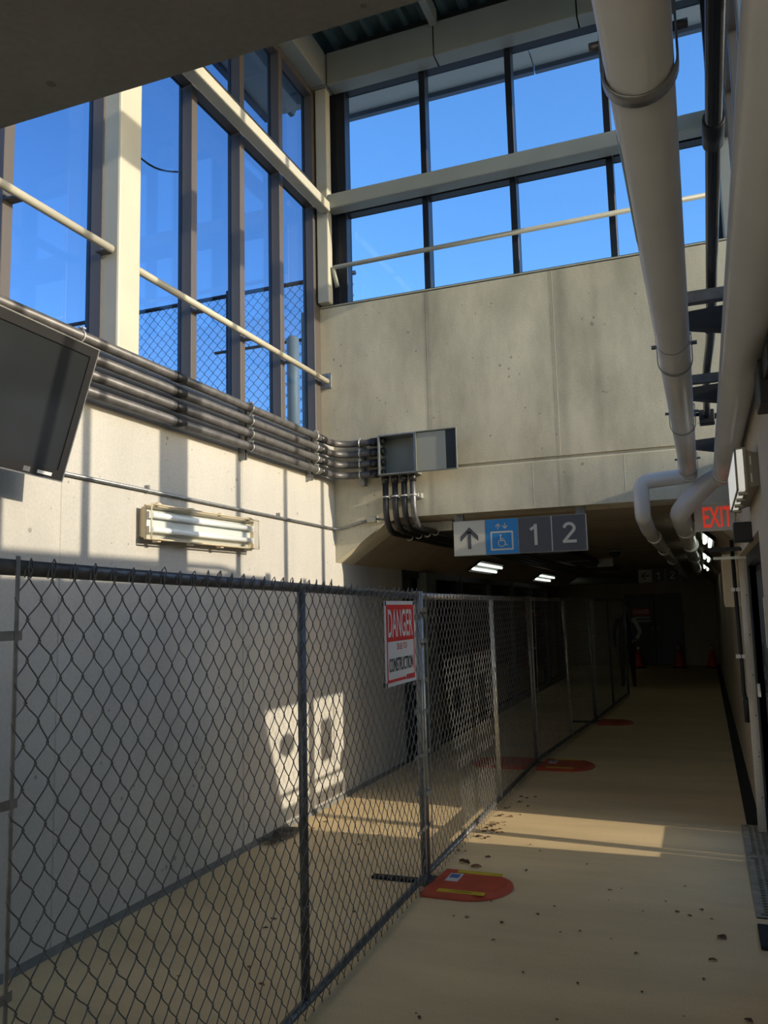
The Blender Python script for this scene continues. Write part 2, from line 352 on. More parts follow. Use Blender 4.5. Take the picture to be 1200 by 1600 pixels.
# ------------------------------------------------------------------ window walls
def mullion_y(yc, z0, z1, par, xf=XG, d=0.12, w=0.065, mat='dark_frame', side=1):
    MB().box(min(xf, xf-side*d), max(xf, xf-side*d), yc-w/2, yc+w/2, z0, z1).build('mullion', mat, par, bevel=0.003, bseg=1)
Z0, ZT0, ZT1, Z1 = 3.28, 5.68, 5.93, 6.92
w1 = setting('window_1')
Ys = [1.75, 2.46, 3.17, 3.94, 4.90, 5.585, 6.265, 6.985]
for y in Ys: mullion_y(y, Z0, Z1, w1, w=0.13 if y > 6.9 else 0.07)
for a, b in zip(Ys[:-1], Ys[1:]):
    a2, b2 = a+0.035, b-(0.065 if b > 6.9 else 0.035)
    for z0, z1, nm in ((Z0, Z0+0.07, 'sill_rail'), (ZT0, ZT1, 'transom'), (Z1-0.07, Z1, 'head_rail')):
        MB().box(XG-0.11, XG-0.004, a2, b2, z0, z1).build(nm, 'dark_frame', w1)
    for z0, z1 in ((Z0+0.07, ZT0), (ZT1, Z1-0.07)):
        MB().box(XG-0.096, XG-0.084, a2, b2, z0, z1).build('pane', 'glass_side', w1)
# far window wall over the headwall
w2 = setting('window_2')
YF = YB+0.07
Xs = [-3.12, -2.245, -1.395, -0.53, 0.335, 0.60]
zt0, zt1 = 5.63, 5.88
for i, x in enumerate(Xs): MB().box(x-(0.05 if i == 0 else 0.03), x+(0.05 if i == 0 else 0.03), YF, YF+0.13, 4.682, 7.02).build('mullion', 'navy_frame', w2, bevel=0.003, bseg=1)
for a, b in zip(Xs[:-1], Xs[1:]):
    a2, b2 = a+(0.05 if a < -3 else 0.03), b-0.03
    for z0, z1, nm in ((4.682, 4.72, 'sill_rail'), (zt0, zt1, 'transom'), (6.94, 7.02, 'head_rail')):
        MB().box(a2, b2, YF+0.004, YF+0.12, z0, z1).build(nm, 'navy_frame', w2)
    for z0, z1 in ((4.72, zt0), (zt1, 6.94)):
        MB().box(a2, b2, YF+0.10, YF+0.11, z0, z1).build('pane', 'glass', w2)
MB().box(-3.46, -3.172, YF, YF+0.13, 4.682, 7.02).build('corner_jamb', 'navy_frame', w2)
# right window wall (the sun comes in here)
w3 = setting('window_3')
Yr = [1.40, 2.10, 2.70, 3.32, 4.96, 5.71, 6.43, 7.09]
for y in Yr: mullion_y(y, 2.85, Z1, w3, xf=0.40, side=-1, w=0.06)
Yr2 = Yr[:4] + [4.15] + Yr[4:]
for a, b in zip(Yr2[:-1], Yr2[1:]):
    a2 = a+(0.16 if abs(a-4.15) < .01 else 0.03); b2 = b-(0.16 if abs(b-4.15) < .01 else 0.03)
    for z0, z1, nm in ((2.85, 2.89, 'sill_rail'), (5.56, 5.67, 'transom'), (Z1-0.07, Z1, 'head_rail')):
        MB().box(0.404, 0.51, a2, b2, z0, z1).build(nm, 'dark_frame', w3)
    for z0, z1 in ((2.89, 5.56), (5.67, Z1-0.07)):
        MB().box(0.484, 0.492, a2, b2, z0, z1).build('pane', 'glass_clear', w3)
w4 = setting('window_4')
for x in (-3.12, -2.245, -1.395, -0.53, 0.30): MB().box(x-0.03, x+0.03, 1.1, 1.22, 4.67, 6.95).build('mullion', 'navy_frame', w4)
for a, b in zip((-3.12, -2.245, -1.395, -0.53), (-2.245, -1.395, -0.53, 0.30)):
    MB().box(a+0.03, b-0.03, 1.11, 1.21, 5.5, 5.66).build('transom', 'navy_frame', w4)

# steel columns and beams
def steel(name, label, cat, boxes, mat, bevel=0.012):
    mb = MB()
    for b in boxes: mb.box(*b)
    return tag(mb.build(name, mat, bevel=bevel), label, cat)
steel('steel_column', 'cream square steel column standing in the left window wall', 'column', [(-3.42, -3.215, 3.915, 4.125, 3.28, 6.88)], 'cream', 0.015)
steel('steel_column', 'pale corner column between the left and far window walls', 'column', [(-3.325, -3.20, 6.96, 7.06, 4.69, 6.92)], 'cream', 0.012)
steel('steel_column', 'grey-green corner column right of the far windows behind the white pipes', 'column', [(0.345, 0.50, 7.055, 7.115, 4.69, 6.885)], 'greypaint', 0.012)
steel('steel_column', 'wide steel column in the right window wall, above the pipes', 'column', [(0.36, 0.56, 4.00, 4.30, 2.85, 6.88)], 'cream')
steel('steel_beam', 'cream square tube beam along the left windows', 'beam', [(-3.275, -3.165, 1.33, 6.955, 5.595, 5.69)], 'cream')
steel('steel_beam', 'grey-green steel beam across the far windows', 'beam', [(-3.195, 0.345, 6.93, 7.08, 5.62, 5.77)], 'greypaint')
steel('steel_beam', 'steel beam along the right window wall', 'beam', [(0.37, 0.52, 1.33, 6.975, 5.62, 5.84)], 'greypaint')

# eaves panels under the roof (interior)
tr = setting('trim_2')
pz0, pz1 = 6.925, 7.27
xs = [-3.185, -2.06, -0.72, 0.5]
for a, b in zip(xs[:-1], xs[1:]):
    MB().box(a+0.006, b-0.006, 6.94, 7.112, pz0, pz1).build('fascia_panel', 'greypaint', tr, bevel=0.008)
ys = [1.2, 2.7, 4.2, 5.80, 6.93]
for a, b in zip(ys[:-1], ys[1:]):
    MB().box(-3.60, -3.19, a+0.006, b-0.006, pz0, pz1).build('fascia_panel', 'greypaint', tr, bevel=0.008)
MB().box(-3.60, -3.19, 6.942, 7.112, pz0+0.001, pz1).build('fascia_panel', 'greypaint', tr, bevel=0.008)
for a, b in zip(ys[:-1], ys[1:]):
    MB().box(0.36, 0.75, a+0.006, b-0.006, pz0, pz1).build('fascia_panel', 'greypaint', tr, bevel=0.008)
# outer overhang
tr3 = setting('trim_3')
for i in range(4):
    MB().box(-3.6+i*1.17, -3.6+(i+1)*1.17-0.012, 7.26, 7.84, 7.18, 7.22).build('soffit_panel', 'soffit_out', tr3)
    MB().box(-3.6+i*1.17, -3.6+(i+1)*1.17-0.012, 7.84, 7.90, 7.13, 7.34).build('gutter', 'gutter', tr3)
for i in range(5):
    MB().box(-4.15, -3.61, 1.3+i*1.25, 1.3+(i+1)*1.25-0.012, 7.18, 7.22).build('soffit_panel', 'soffit_out', tr3)
    MB().box(-4.21, -4.15, 1.3+i*1.25, 1.3+(i+1)*1.25-0.012, 7.13, 7.34).build('gutter', 'gutter', tr3)
    MB().box(0.76, 1.10, 1.3+i*1.25, 1.3+(i+1)*1.25-0.012, 7.18, 7.22).build('soffit_panel', 'soffit_out', tr3)
# corrugated roof deck, ribs running away from the camera
rd = setting('ceiling_roof')
prof = []; x = -4.2; top = 7.44
while x < 1.15:
    prof += [(x, top), (x+0.09, top), (x+0.115, top-0.06), (x+0.165, top-0.06)]; x += 0.19
prof = prof + [(1.2, top), (1.2, top+0.05), (-4.2, top+0.05)]
MB().prism(prof, 'y', 0.6, 7.90).build('roof_deck', 'deck', rd)
MB().box(-3.5, 0.6, 7.125, 7.25, 7.022, 7.27).build('wall_closure', 'navy_frame', rd)
MB().box(-3.05, 0.35, 7.02, 7.2, 7.272, 7.378).build('deck_closure', 'black', rd)
MB().box(-3.5, -3.28, 1.2, 6.9, 7.27, 7.378).build('deck_closure', 'black', rd)
MB().box(0.40, 0.7, 1.2, 6.9, 7.27, 7.378).build('deck_closure', 'black', rd)
steel('roof_purlin', 'slim grey steel purlin under the corrugated roof deck', 'beam', [(-2.08, -2.01, 1.2, 6.93, 7.22, 7.378)], 'greypaint', 0.004)

# ------------------------------------------------------------------ handrails on the window walls
def rail(name, label, pts, r=0.025, clips=(), mat='cream'):
    t = thing(name, label, 'handrail', pts[0])
    MB().tube(pts, r, 14).build('rail_tube', mat, t)
    for c in clips: MB().box(*c).build('rail_clip', 'dark_frame', t)
    return t
rail('window_handrail', 'pale round handrail crossing the near left window, ending at the cream column', [(-3.26, 1.35, 3.95), (-3.26, 3.90, 3.95)],
     clips=[(-3.34, -3.262, y-0.03, y+0.03, 3.925, 3.935) for y in (2.46, 3.17, 3.93-0.05)])
t = rail('window_handrail', 'pale round handrail across the far left windows, bolted to the headwall', [(-3.27, 4.13, 3.92), (-3.27, 7.03, 3.92)],
     clips=[(-3.34, -3.272, y-0.03, y+0.03, 3.895, 3.905) for y in (4.90, 5.585, 6.265)])
bp_ = MB().box(-3.345, -3.225, 7.03, 7.049, 3.85, 4.0).build('bracket_plate', 'galv', t, bevel=0.003)
for z in (3.875, 3.975): MB().disc((-3.25, 7.025, z), 0.014, (0, 1, 0), 0.012, 6).build('bolt', 'galv', bp_)
t = rail('window_handrail', 'grey round handrail in front of the far windows above the headwall', fillet([(-3.15, 7.05, 4.86), (-3.18, 7.02, 5.05), (0.34, 7.02, 5.07)], 0.03), 0.022, mat='greypaint')

# ------------------------------------------------------------------ outdoors
o = MB().box(0.63, 60, -25, 45, -0.25, -0.02).build('paved_yard', 'ground'); tag(o, kind='structure')
o = MB().box(-60, -3.62, -25, 60, 2.6, 3.05).build('upper_ground', 'ground'); tag(o, kind='structure')
o = MB().box(-3.6, 0.8, 7.5, 20, 2.95, 3.05).build('tunnel_cover', 'ground'); tag(o, kind='structure')
# unseen sloping slab added outside the doors to cut the sunlight on the floor
tag(MB().prism([(2.6, 0), (6.05, 0), (5.86, 0.55), (5.10, 2.55), (2.6, 2.55)], 'x', 1.62, 1.78).build('sun_blocker', 'conc_right'),
    'unseen sloping slab added outside the glazed doors to block part of the sun', 'wall')
def tubes(mb, segs, r, seg=10):
    for a in segs: mb.tube(a, r, seg)
    return mb
t = thing('stair_handrail', 'curved steel handrail on posts outside the right windows', 'handrail', (1.7, 4.0, 2.55))
MB().tube(fillet([(1.70, -0.5, 3.36), (1.70, 4.7, 3.36), (1.70, 5.05, 3.22), (1.70, 5.25, 2.95)], 0.15), 0.022, 10).build('rail_tube', 'galv', t)
MB().tube([(1.70, -0.5, 3.22), (1.70, 4.85, 3.22)], 0.016, 8).build('rail_tube', 'galv', t)
for y in (0.4, 1.5, 2.75, 3.95, 4.78): MB().tube([(1.70, y, 2.54), (1.70, y, 3.36)], 0.018, 8).build('rail_post', 'galv', t)

# chain link fabric: hooked zigzag wires
def chain_link(mb, P0, P1, z0, z1, cw, ch, wr, nrm, seg=4, wob=0.003, knuckle=True, near_k=False, curl=True, rnd=None):
    rnd = rnd or random.Random(3)
    P0, P1 = Vector(P0), Vector(P1); L = (P1-P0).length; d = (P1-P0)/L; nrm = Vector(nrm).normalized()
    n = int(L/(cw/2)); rows = max(2, int(round((z1-z0)/(ch/2))))
    def W(j, r): # shared wobble of every node
        q = random.Random(j*7919 + r*104729); return (q.uniform(-1, 1)*wob, q.uniform(-1, 1)*wob)
    for j in range(n):
        x0 = j*cw/2
        pts = []
        for r in range(rows+1):
            z = z1 - r*(ch/2); right = (r % 2 == 0) == (j % 2 == 0)
            node = j+1 if right else j
            wx, wz = W(node, r); s = 1 if right else -1
            xn = node*cw/2 + wx; zn = z + wz
            h = 0.0042; hz = ch*0.045
            node_pts = [(xn - s*0.001, zn+hz, 0.0022*s), (xn + s*h, zn, 0), (xn - s*0.001, zn-hz, -0.0022*s)]
            if pts and curl:                         # the wire bows away from every hook
                p, q = pts[-1], node_pts[0]
                for t_, k_ in ((0.22, 0.18), (0.5, 0.5), (0.78, 0.82)):
                    pts.append((p[0]+(q[0]-p[0])*k_, p[1]+(q[1]-p[1])*t_, p[2]+(q[2]-p[2])*t_))
            pts += node_pts
        if knuckle:
            s = 1 if (j % 2 == 0) else -1; xn = pts[0][0]
            top = z1 + (0.045 if (near_k and x0 < 2.0) else 0.026) + (random.Random(j).uniform(-0.012, 0.012))
            pts = [(xn + s*0.012, z1+0.004, -0.004), (xn + s*0.014, top-0.012, 0.0), (xn + s*0.003, top, 0.004), (xn - s*0.006, top-0.014, 0.004)] + pts
        P3 = [P0 + d*min(max(p[0], 0), L) + nrm*p[2] + Vector((0, 0, p[1])) for p in pts]
        mb.tube(P3, wr, seg, caps=False, smooth=True)
# outdoor fence seen through the left windows
t = thing('outdoor_fence', 'chain-link fence on posts outside, seen through the left windows', 'fence', (-6.5, 9.3, 3.05))
YO = 9.3; ZO = 6.02
MB().tube([(-12.0, YO, ZO), (-3.9, YO, ZO)], 0.03, 8).build('top_rail', 'navy_frame', t)
MB().tube([(-6.0, YO, 5.24), (-3.9, YO, 5.24)], 0.022, 8).build('middle_rail', 'navy_frame', t)
for x in (-11.6, -8.75, -5.78): MB().tube([(x, YO, 3.0), (x, YO, ZO+0.06)], 0.04, 8).build('fence_post', 'navy_frame', t)
mb = MB(); chain_link(mb, (-9.6, YO, 0), (-3.9, YO, 0), 3.6, ZO, 0.14, 0.15, 0.0038, (0, 1, 0), seg=3, wob=0.002, knuckle=False, curl=False)
mb.build('wire_mesh', 'wire_out', t)
t = thing('reflection_shape', 'grey round-topped shape standing in for a reflection in the farthest left window', 'post', (-4.45, 8.5, 3.05))  # solid shape standing in for a reflection in the window glass
MB().tube([(-4.45, 8.6, 3.05), (-4.45, 8.6, 5.0), (-4.45, 8.6, 5.03)], [0.075, 0.075, 0.05], 14).build('reflection_shaft', 'greypaint', t)
MB().tube([(-4.45, 8.6, 3.05), (-4.45, 8.6, 3.08)], 0.13, 14).build('reflection_base', 'galv', t)
t = thing('planter_wall', 'low grey wall beyond the outdoor fence', 'wall', (-8, 13, 3.05))
MB().box(-14, -5, 13, 13.3, 3.0, 4.9).build('wall_body', 'ground', t)
MB().box(-14.05, -4.95, 12.95, 13.35, 4.9, 4.97).build('wall_cap', 'gutter', t)
t = tag(MB().tube([(-3.455, 4.16 + 0.69*i/10, 4.93 - 0.09*math.sin(PI*i/10) + 0.06*i/10) for i in range(11)], 0.007, 6).build('loose_cable', 'galv_dark'),
        'thin loose cable sagging across the window pane beside the cream column', 'cable')

# ------------------------------------------------------------------ conduits on the left wall
CZ = [3.255, 3.155, 3.055, 2.955]
cx_ = [-2.665, -2.572, -2.482, -2.398]
names = ['topmost of the four black conduits along the left wall, under the windows', 'second black conduit from the top along the left wall',
         'third black conduit from the top along the left wall, flecked with old tape', 'lowest of the four thick black conduits along the left wall']
for i, z in enumerate(CZ):
    t = thing('electrical_conduit', names[i], 'conduit', (-3.13, 4.0, z))
    pts = fillet([(-3.13, 1.0, z), (-3.13, 6.94, z), (-2.69, 6.94, z)], 0.26, 10)
    MB().tube(pts, 0.032, 14).build('conduit_run', 'conduit', t)
    for y in ([2.35+0.35] if i == 0 else []) + [4.42, 6.60]:
        MB().tube([(-3.13, y-0.05, z), (-3.13, y+0.05, z)], 0.037, 14).build('coupling', 'conduit_dk' if y > 4 else 'conduit', t)
    MB().tube([(-2.72, 6.94, z), (-2.79, 6.94, z)], 0.040, 12).build('coupling', 'conduit_dk', t)
    for y in (3.50, 5.33, 6.46):
        mb = MB(); mb.tube(arc((-3.13, y, z), 0.036, -PI*0.5, PI*0.5, (1, 0, 0), (0, 0, 1), 8), 0.005, 5)
        mb.box(-3.135, -3.12, y-0.01, y+0.01, z+0.034, z+0.05); mb.box(-3.118, -3.10, y-0.012, y+0.012, z+0.036, z+0.044)
        mb.build('conduit_clamp', 'galv_light', t)
    mb = MB(); mb.tube(arc((-2.90, 6.94, z), 0.036, -PI, 0, (0, 0, 1), (0, 1, 0), 8), 0.006, 5)
    mb.box(-2.912, -2.888, 6.915, 6.93, z+0.032, z+0.047); mb.build('conduit_clamp', 'galv_light', t)
for y, lab in ((3.50, 'short strut rail behind the conduits by the screen'), (5.33, 'short strut rail behind the conduits mid-wall'), (6.46, 'short strut rail behind the conduits near the corner')):
    tag(MB().prism([(XW, y-0.02), (XW+0.055, y-0.02), (XW+0.055, y-0.008), (XW+0.02, y-0.008), (XW+0.02, y+0.008), (XW+0.055, y+0.008), (XW+0.055, y+0.02), (XW, y+0.02)], 'z', 2.86, 3.27).build('strut_channel', 'galv'), lab, 'strut')
tag(MB().box(-2.92, -2.88, 6.972, 7.049, 2.86, 3.30).build('strut_channel', 'galv', bevel=0.003), 'short strut rail behind the conduits left of the open grey box', 'strut')
# four conduits dropping from the box and turning into the tunnel
nn = ['leftmost', 'second from left', 'third from left', 'rightmost']
for i, x in enumerate(cx_):
    t = thing('conduit_drop', nn[i]+' of four conduits bending down from the open grey box', 'conduit', (x, 6.96, 2.9))
    zz = 2.415 + 0.012*i
    pts = fillet([(x, 6.965, 2.925), (x, 6.965, zz), (x, 20.0, zz)], 0.24, 10)
    MB().tube(pts, 0.028, 12).build('conduit_run', 'galv_dark' if i == 3 else 'conduit_dk', t)
    MB().tube([(x, 6.965, 2.93), (x, 6.965, 2.86)], 0.034, 12).build('coupling', 'conduit_dk', t)
    mb = MB(); mb.tube(arc((x, 6.965, 2.735), 0.033, PI, 2*PI, (1, 0, 0), (0, 1, 0), 8), 0.008, 6)
    mb.box(x+0.030, x+0.050, 6.955, 6.985, 2.72, 2.75); mb.build('conduit_clamp', 'galv_light', t)
    mb = MB(); mb.tube(arc((x, 7.6, zz), 0.033, -PI, 0, (1, 0, 0), (0, 0, 1), 8), 0.006, 5); mb.build('conduit_clamp', 'galv_light', t)
tag(MB().box(-2.71, -2.33, 7.0, 7.049, 2.71, 2.755).build('strut_channel', 'galv_light', bevel=0.003), 'horizontal strut clamped behind the conduits under the open grey box', 'strut')
tag(MB().box(-2.66, -2.22, 7.58, 7.62, 2.455, 2.548).build('strut_channel', 'galv_light', bevel=0.003), 'strut under the tunnel roof carrying the conduits', 'strut')
# open junction box
bx0, bx1, bz0, bz1, by0 = -2.695, -1.945, 2.925, 3.295, 6.87
t = thing('open_junction_box', 'open grey steel pull box with two compartments on the headwall', 'electrical box', (-2.32, YB, 2.925))
m = MB(); th = 0.012
dx = -2.335
m.box(bx0, dx, by0, YB-0.002, bz0, bz0+th); m.box(bx0, dx, by0, YB-0.002, bz1-th, bz1)
m.box(bx0, bx0+th, by0, YB-0.002, bz0+th, bz1-th); m.box(dx-th, dx, by0, YB-0.002, bz0+th, bz1-th)
m.build('box_sides', 'grey_box', t)
MB().box(bx0+th, dx-th, YB-0.014, YB-0.002, bz0+th, bz1-th).build('back_plate', 'grey_box_in', t)
m = MB()
for a, b, c, d in ((bx0, dx, bz0, bz0+0.012), (bx0, dx, bz1-0.012, bz1), (bx0, bx0+0.012, bz0+0.012, bz1-0.012), (dx-0.012, dx, bz0+0.012, bz1-0.012)): m.box(a, b, by0-0.006, by0-0.001, c, d)
m.build('flange', 'galv', t)
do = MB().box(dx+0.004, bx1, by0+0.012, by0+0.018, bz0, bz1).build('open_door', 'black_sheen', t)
m = MB()
for a, b, c, d in ((dx+0.004, bx1, bz0, bz0+0.008), (dx+0.004, bx1, bz1-0.008, bz1), (dx+0.004, dx+0.012, bz0+0.008, bz1-0.008), (bx1-0.008, bx1, bz0+0.008, bz1-0.008)): m.box(a, b, by0-0.012, by0+0.012, c, d)
m.build('door_lip', 'grey_box', do)
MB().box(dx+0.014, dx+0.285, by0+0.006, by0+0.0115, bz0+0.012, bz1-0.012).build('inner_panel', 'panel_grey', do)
for z in CZ: MB().tube([(bx0+th, 6.94, min(z, 3.25)), (bx0+th+0.03, 6.94, min(z, 3.25))], 0.036, 12).build('conduit_bushing', 'conduit_dk', t)
# small conduit run and junction on the haunch
t = thing('small_conduit', 'thin grey conduit running along the left wall above the strip light', 'conduit', (-3.2, 4, 2.49))
MB().tube(fillet([(-3.20, 1.2, 2.49), (-3.20, 6.98, 2.475), (-3.16, 7.035, 2.475), (-3.0, 7.035, 2.51), (-2.86, 7.035, 2.54)], 0.05), 0.011, 8).build('conduit_run', 'galv', t)
for y in (4.2, 5.9): MB().box(-3.219, -3.19, y-0.008, y+0.008, 2.47, 2.515).build('conduit_strap', 'galv', t)
tag(MB().box(-2.87, -2.78, 6.99, 7.049, 2.515, 2.575).build('conduit_fitting', 'cream', bevel=0.006), 'small pale conduit fitting where the thin conduit meets the tunnel mouth', 'fitting')
tag(MB().tube(fillet([(-2.78, 7.02, 2.545), (-2.68, 7.02, 2.53), (-2.62, 7.25, 2.50), (-2.62, 9.5, 2.50)], 0.05), 0.009, 8).build('small_conduit', 'galv_dark'), 'thin dark conduit leaving the pale fitting into the tunnel', 'conduit')

# ------------------------------------------------------------------ strip lights
def strip_light(name, label, origin, ex, ey, ez, L=1.27, H=0.19, D=0.13, lit=False, detail=True, group=None, housing='beige_plastic', lens='lens'):
    """origin: centre of the back; ex along, ey out of the wall, ez up"""
    t = thing(name, label, 'light fixture', origin, group)
    O, ex, ey, ez = Vector(origin), Vector(ex).normalized(), Vector(ey).normalized(), Vector(ez).normalized()
    def P(a, b, c): return O + ex*a + ey*b + ez*c
    def loft(rects, cap0, cap1):
        v = []; f = []
        for (l, h, b) in rects: v += [P(-l, b, -h), P(l, b, -h), P(l, b, h), P(-l, b, h)]
        for i in range(len(rects)-1):
            for k in range(4): f.append((4*i+k, 4*i+(k+1) % 4, 4*i+4+(k+1) % 4, 4*i+4+k))
        if cap0: f.append((3, 2, 1, 0))
        n = 4*(len(rects)-1)
        if cap1: f.append((n, n+1, n+2, n+3))
        return v, f
    l, h = L/2, H/2
    m = MB(); m.add(*loft([(l*0.95, h*0.78, 0.0), (l*0.97, h*0.85, D*0.35), (l, h, D*0.52), (l, h, D*0.62), (l*0.985, h*0.92, D*0.60), (l*0.975, h*0.86, D*0.25)], True, True)); m.build('housing', housing if detail else 'black', t)
    m = MB(); m.add(*loft([(l*0.965, h*0.84, D*0.255), (l*0.95, h*0.60, D*0.45)], False, True)); m.build('reflector', 'reflector' if not lit else 'reflector', t)
    for s in (-1, 1):
        tb = MB().tube([P(-l*0.93, D*0.66, s*h*0.42), P(l*0.93, D*0.66, s*h*0.42)], 0.019, 10).build('tube', 'lamp_on' if lit else 'tube', t)
        if detail:
            for e in (-1, 1): MB().obox(P(e*l*0.94, D*0.52, s*h*0.42), ex*0.018, ey*0.022, ez*0.02).build('tube_socket', 'white', tb)
    if detail:
        m = MB(); m.add(*loft([(l*0.995, h*0.98, D*0.63), (l*0.99, h*0.96, D*0.93), (l*0.97, h*0.88, D)], False, True)); lo = m.build('lens', lens, t)
        m = MB()
        for a, b in (((-1, -1), (1, -1)), ((1, -1), (1, 1)), ((1, 1), (-1, 1)), ((-1, 1), (-1, -1))):
            m.tube([P(a[0]*l, D*0.95, a[1]*h), P(b[0]*l, D*0.95, b[1]*h)], 0.005, 5)
        m.build('lens_rim', housing, lo)
        for s in (-1, 1):
            for k in (-0.85, -0.3, 0.25, 0.85):
                MB().obox(P(l*k, D*0.68, s*(h+0.008)), ex*0.018, ey*0.022, ez*0.008).build('latch', housing, lo, bevel=0.003, bseg=1)
    return t
strip_light('strip_light', 'unlit two-tube strip light with clear lens on the sunlit left wall', (XW, 4.76, 2.283), (0, 1, 0.012), (1, 0, 0), (0, 0, 1), L=1.30, H=0.215, D=0.125)
strip_light('strip_light', 'white strip light in a beige box high on the right wall, beside the exit sign', (XR-0.001, 4.50, 2.30), (0, 1, 0), (-1, 0, 0), (0, 0, 1), L=0.95, H=0.19, D=0.10, housing='taupe', lens='diffuser')
un, uh = Vector((0.34, 0, -0.5)).normalized(), Vector((0.5, 0, 0.34)).normalized()
strip_light('strip_light', 'lit twin-tube light on the left tunnel haunch, the nearer', Vector((-2.99, 11.95, 2.315)), (0, 1, 0), un, uh, L=1.5, H=0.26, D=0.05, lit=True, detail=False)
strip_light('strip_light', 'lit twin-tube light on the left tunnel haunch, the farther', Vector((-3.01, 16.8, 2.30)), (0, 1, 0), un, uh, L=1.7, H=0.26, D=0.05, lit=True, detail=False)
urn, urh = Vector((-0.33, 0, -0.37)).normalized(), Vector((0.37, 0, -0.33)).normalized()
for i, (y, l) in enumerate(((9.2, 'nearest lit strip light under the right tunnel haunch'), (12.6, 'second lit strip light under the right tunnel haunch'), (16.2, 'third lit strip light under the right tunnel haunch'))):
    strip_light('strip_light', l, Vector((0.10, y, 2.375)), (0, 1, 0), urn, urh, L=1.25, H=0.16, D=0.07, lit=True, detail=False)

# ------------------------------------------------------------------ wall screen
def quadframe(P, w, h, mat_name, t, part, d0, d1, inset=0):
    pass
TR, BR = Vector((-2.75, 3.20, 3.03)), Vector((-2.95, 3.18, 2.38))
up = (TR-BR); hh = up.length; upn = up.normalized(); al = Vector((0.04, 1, 0)).normalized(); al = (al - upn*al.dot(upn)).normalized()
nr = al.cross(upn).normalized()
if nr.x < 0: nr = -nr
t = thing('wall_screen', 'large switched-off flat screen tilted down from the left wall', 'screen', (-3.2, 2.65, 2.7))
Wd = 1.16; cc = BR + up*0.5 - al*Wd/2
MB().obox(cc - nr*0.025, al*Wd/2, upn*hh/2, nr*0.022).build('casing', 'black_sheen', t, bevel=0.008)
m = MB()
for s in (-1, 1):
    m.obox(cc + al*s*(Wd/2-0.021) + nr*0.004, al*0.021, upn*hh/2, nr*0.006)
    m.obox(cc + upn*s*(hh/2-0.024) + nr*0.004, al*(Wd/2-0.042), upn*0.024, nr*0.006)
m.build('bezel', 'black_sheen', t)
m = MB()
for s in (-1, 1):
    m.obox(cc + al*s*(Wd/2+0.002) - nr*0.004, al*0.003, upn*(hh/2+0.005), nr*0.015)
    m.obox(cc + upn*s*(hh/2+0.002) - nr*0.004, al*Wd/2, upn*0.003, nr*0.015)
m.build('trim_edge', 'chrome', t)
MB().obox(cc + nr*0.001, al*(Wd/2-0.041), upn*(hh/2-0.047), nr*0.002).build('display', 'screen', t)
MB().obox(cc + al*(Wd/2-0.12) - upn*(hh/2-0.022) + nr*0.0105, al*0.045, upn*0.008, nr*0.001).build('label_strip', 'white', t)
MB().obox(cc + al*(Wd/2-0.23) - upn*(hh/2-0.022) + nr*0.0105, al*0.02, upn*0.012, nr*0.001).build('label_strip', 'galv', t)
MB().obox((-3.02, 2.62, 2.72), (0.19, 0, 0), (0, 0.03, 0), (0, 0, 0.03)).build('mount_arm', 'black', t)
MB().box(XW, XW+0.02, 2.45, 2.79, 2.55, 2.9).build('wall_plate', 'black', t)

# ------------------------------------------------------------------ direction sign
def disc_stroke(mb, pts, w, to3d):                    # flat stroke of a polyline
    for a, b in zip(pts[:-1], pts[1:]):
        a, b = Vector(a), Vector(b); d = (b-a).normalized(); n = Vector((-d.y, d.x))*w/2; e = d*w*0.25
        q = [a-e+n, a-e-n, b+e-n, b+e+n]; k = len(mb.f)*0.00006; mb.add([tuple(Vector(to3d(p.x, p.y)) - Vector((0, k, 0))) for p in q], [(0, 1, 2, 3)])
def arrow_up(mb, cx, cy, s, to3d, rot=0, w=0.16):
    c, sn = math.cos(rot), math.sin(rot)
    def R(x, y): return to3d(cx + s*(x*c - y*sn), cy + s*(x*sn + y*c))
    mb.add([R(-w/2, -0.5), R(w/2, -0.5), R(w/2, 0.30), R(-w/2, 0.30)], [(0, 1, 2, 3)])
    mb.add([R(0, 0.5), R(0.42, 0.08), R(0.42, -0.16), R(0, 0.26)], [(0, 1, 2, 3)])
    mb.add([R(0, 0.5), R(-0.42, 0.08), R(-0.42, -0.16), R(0, 0.26)], [(3, 2, 1, 0)])
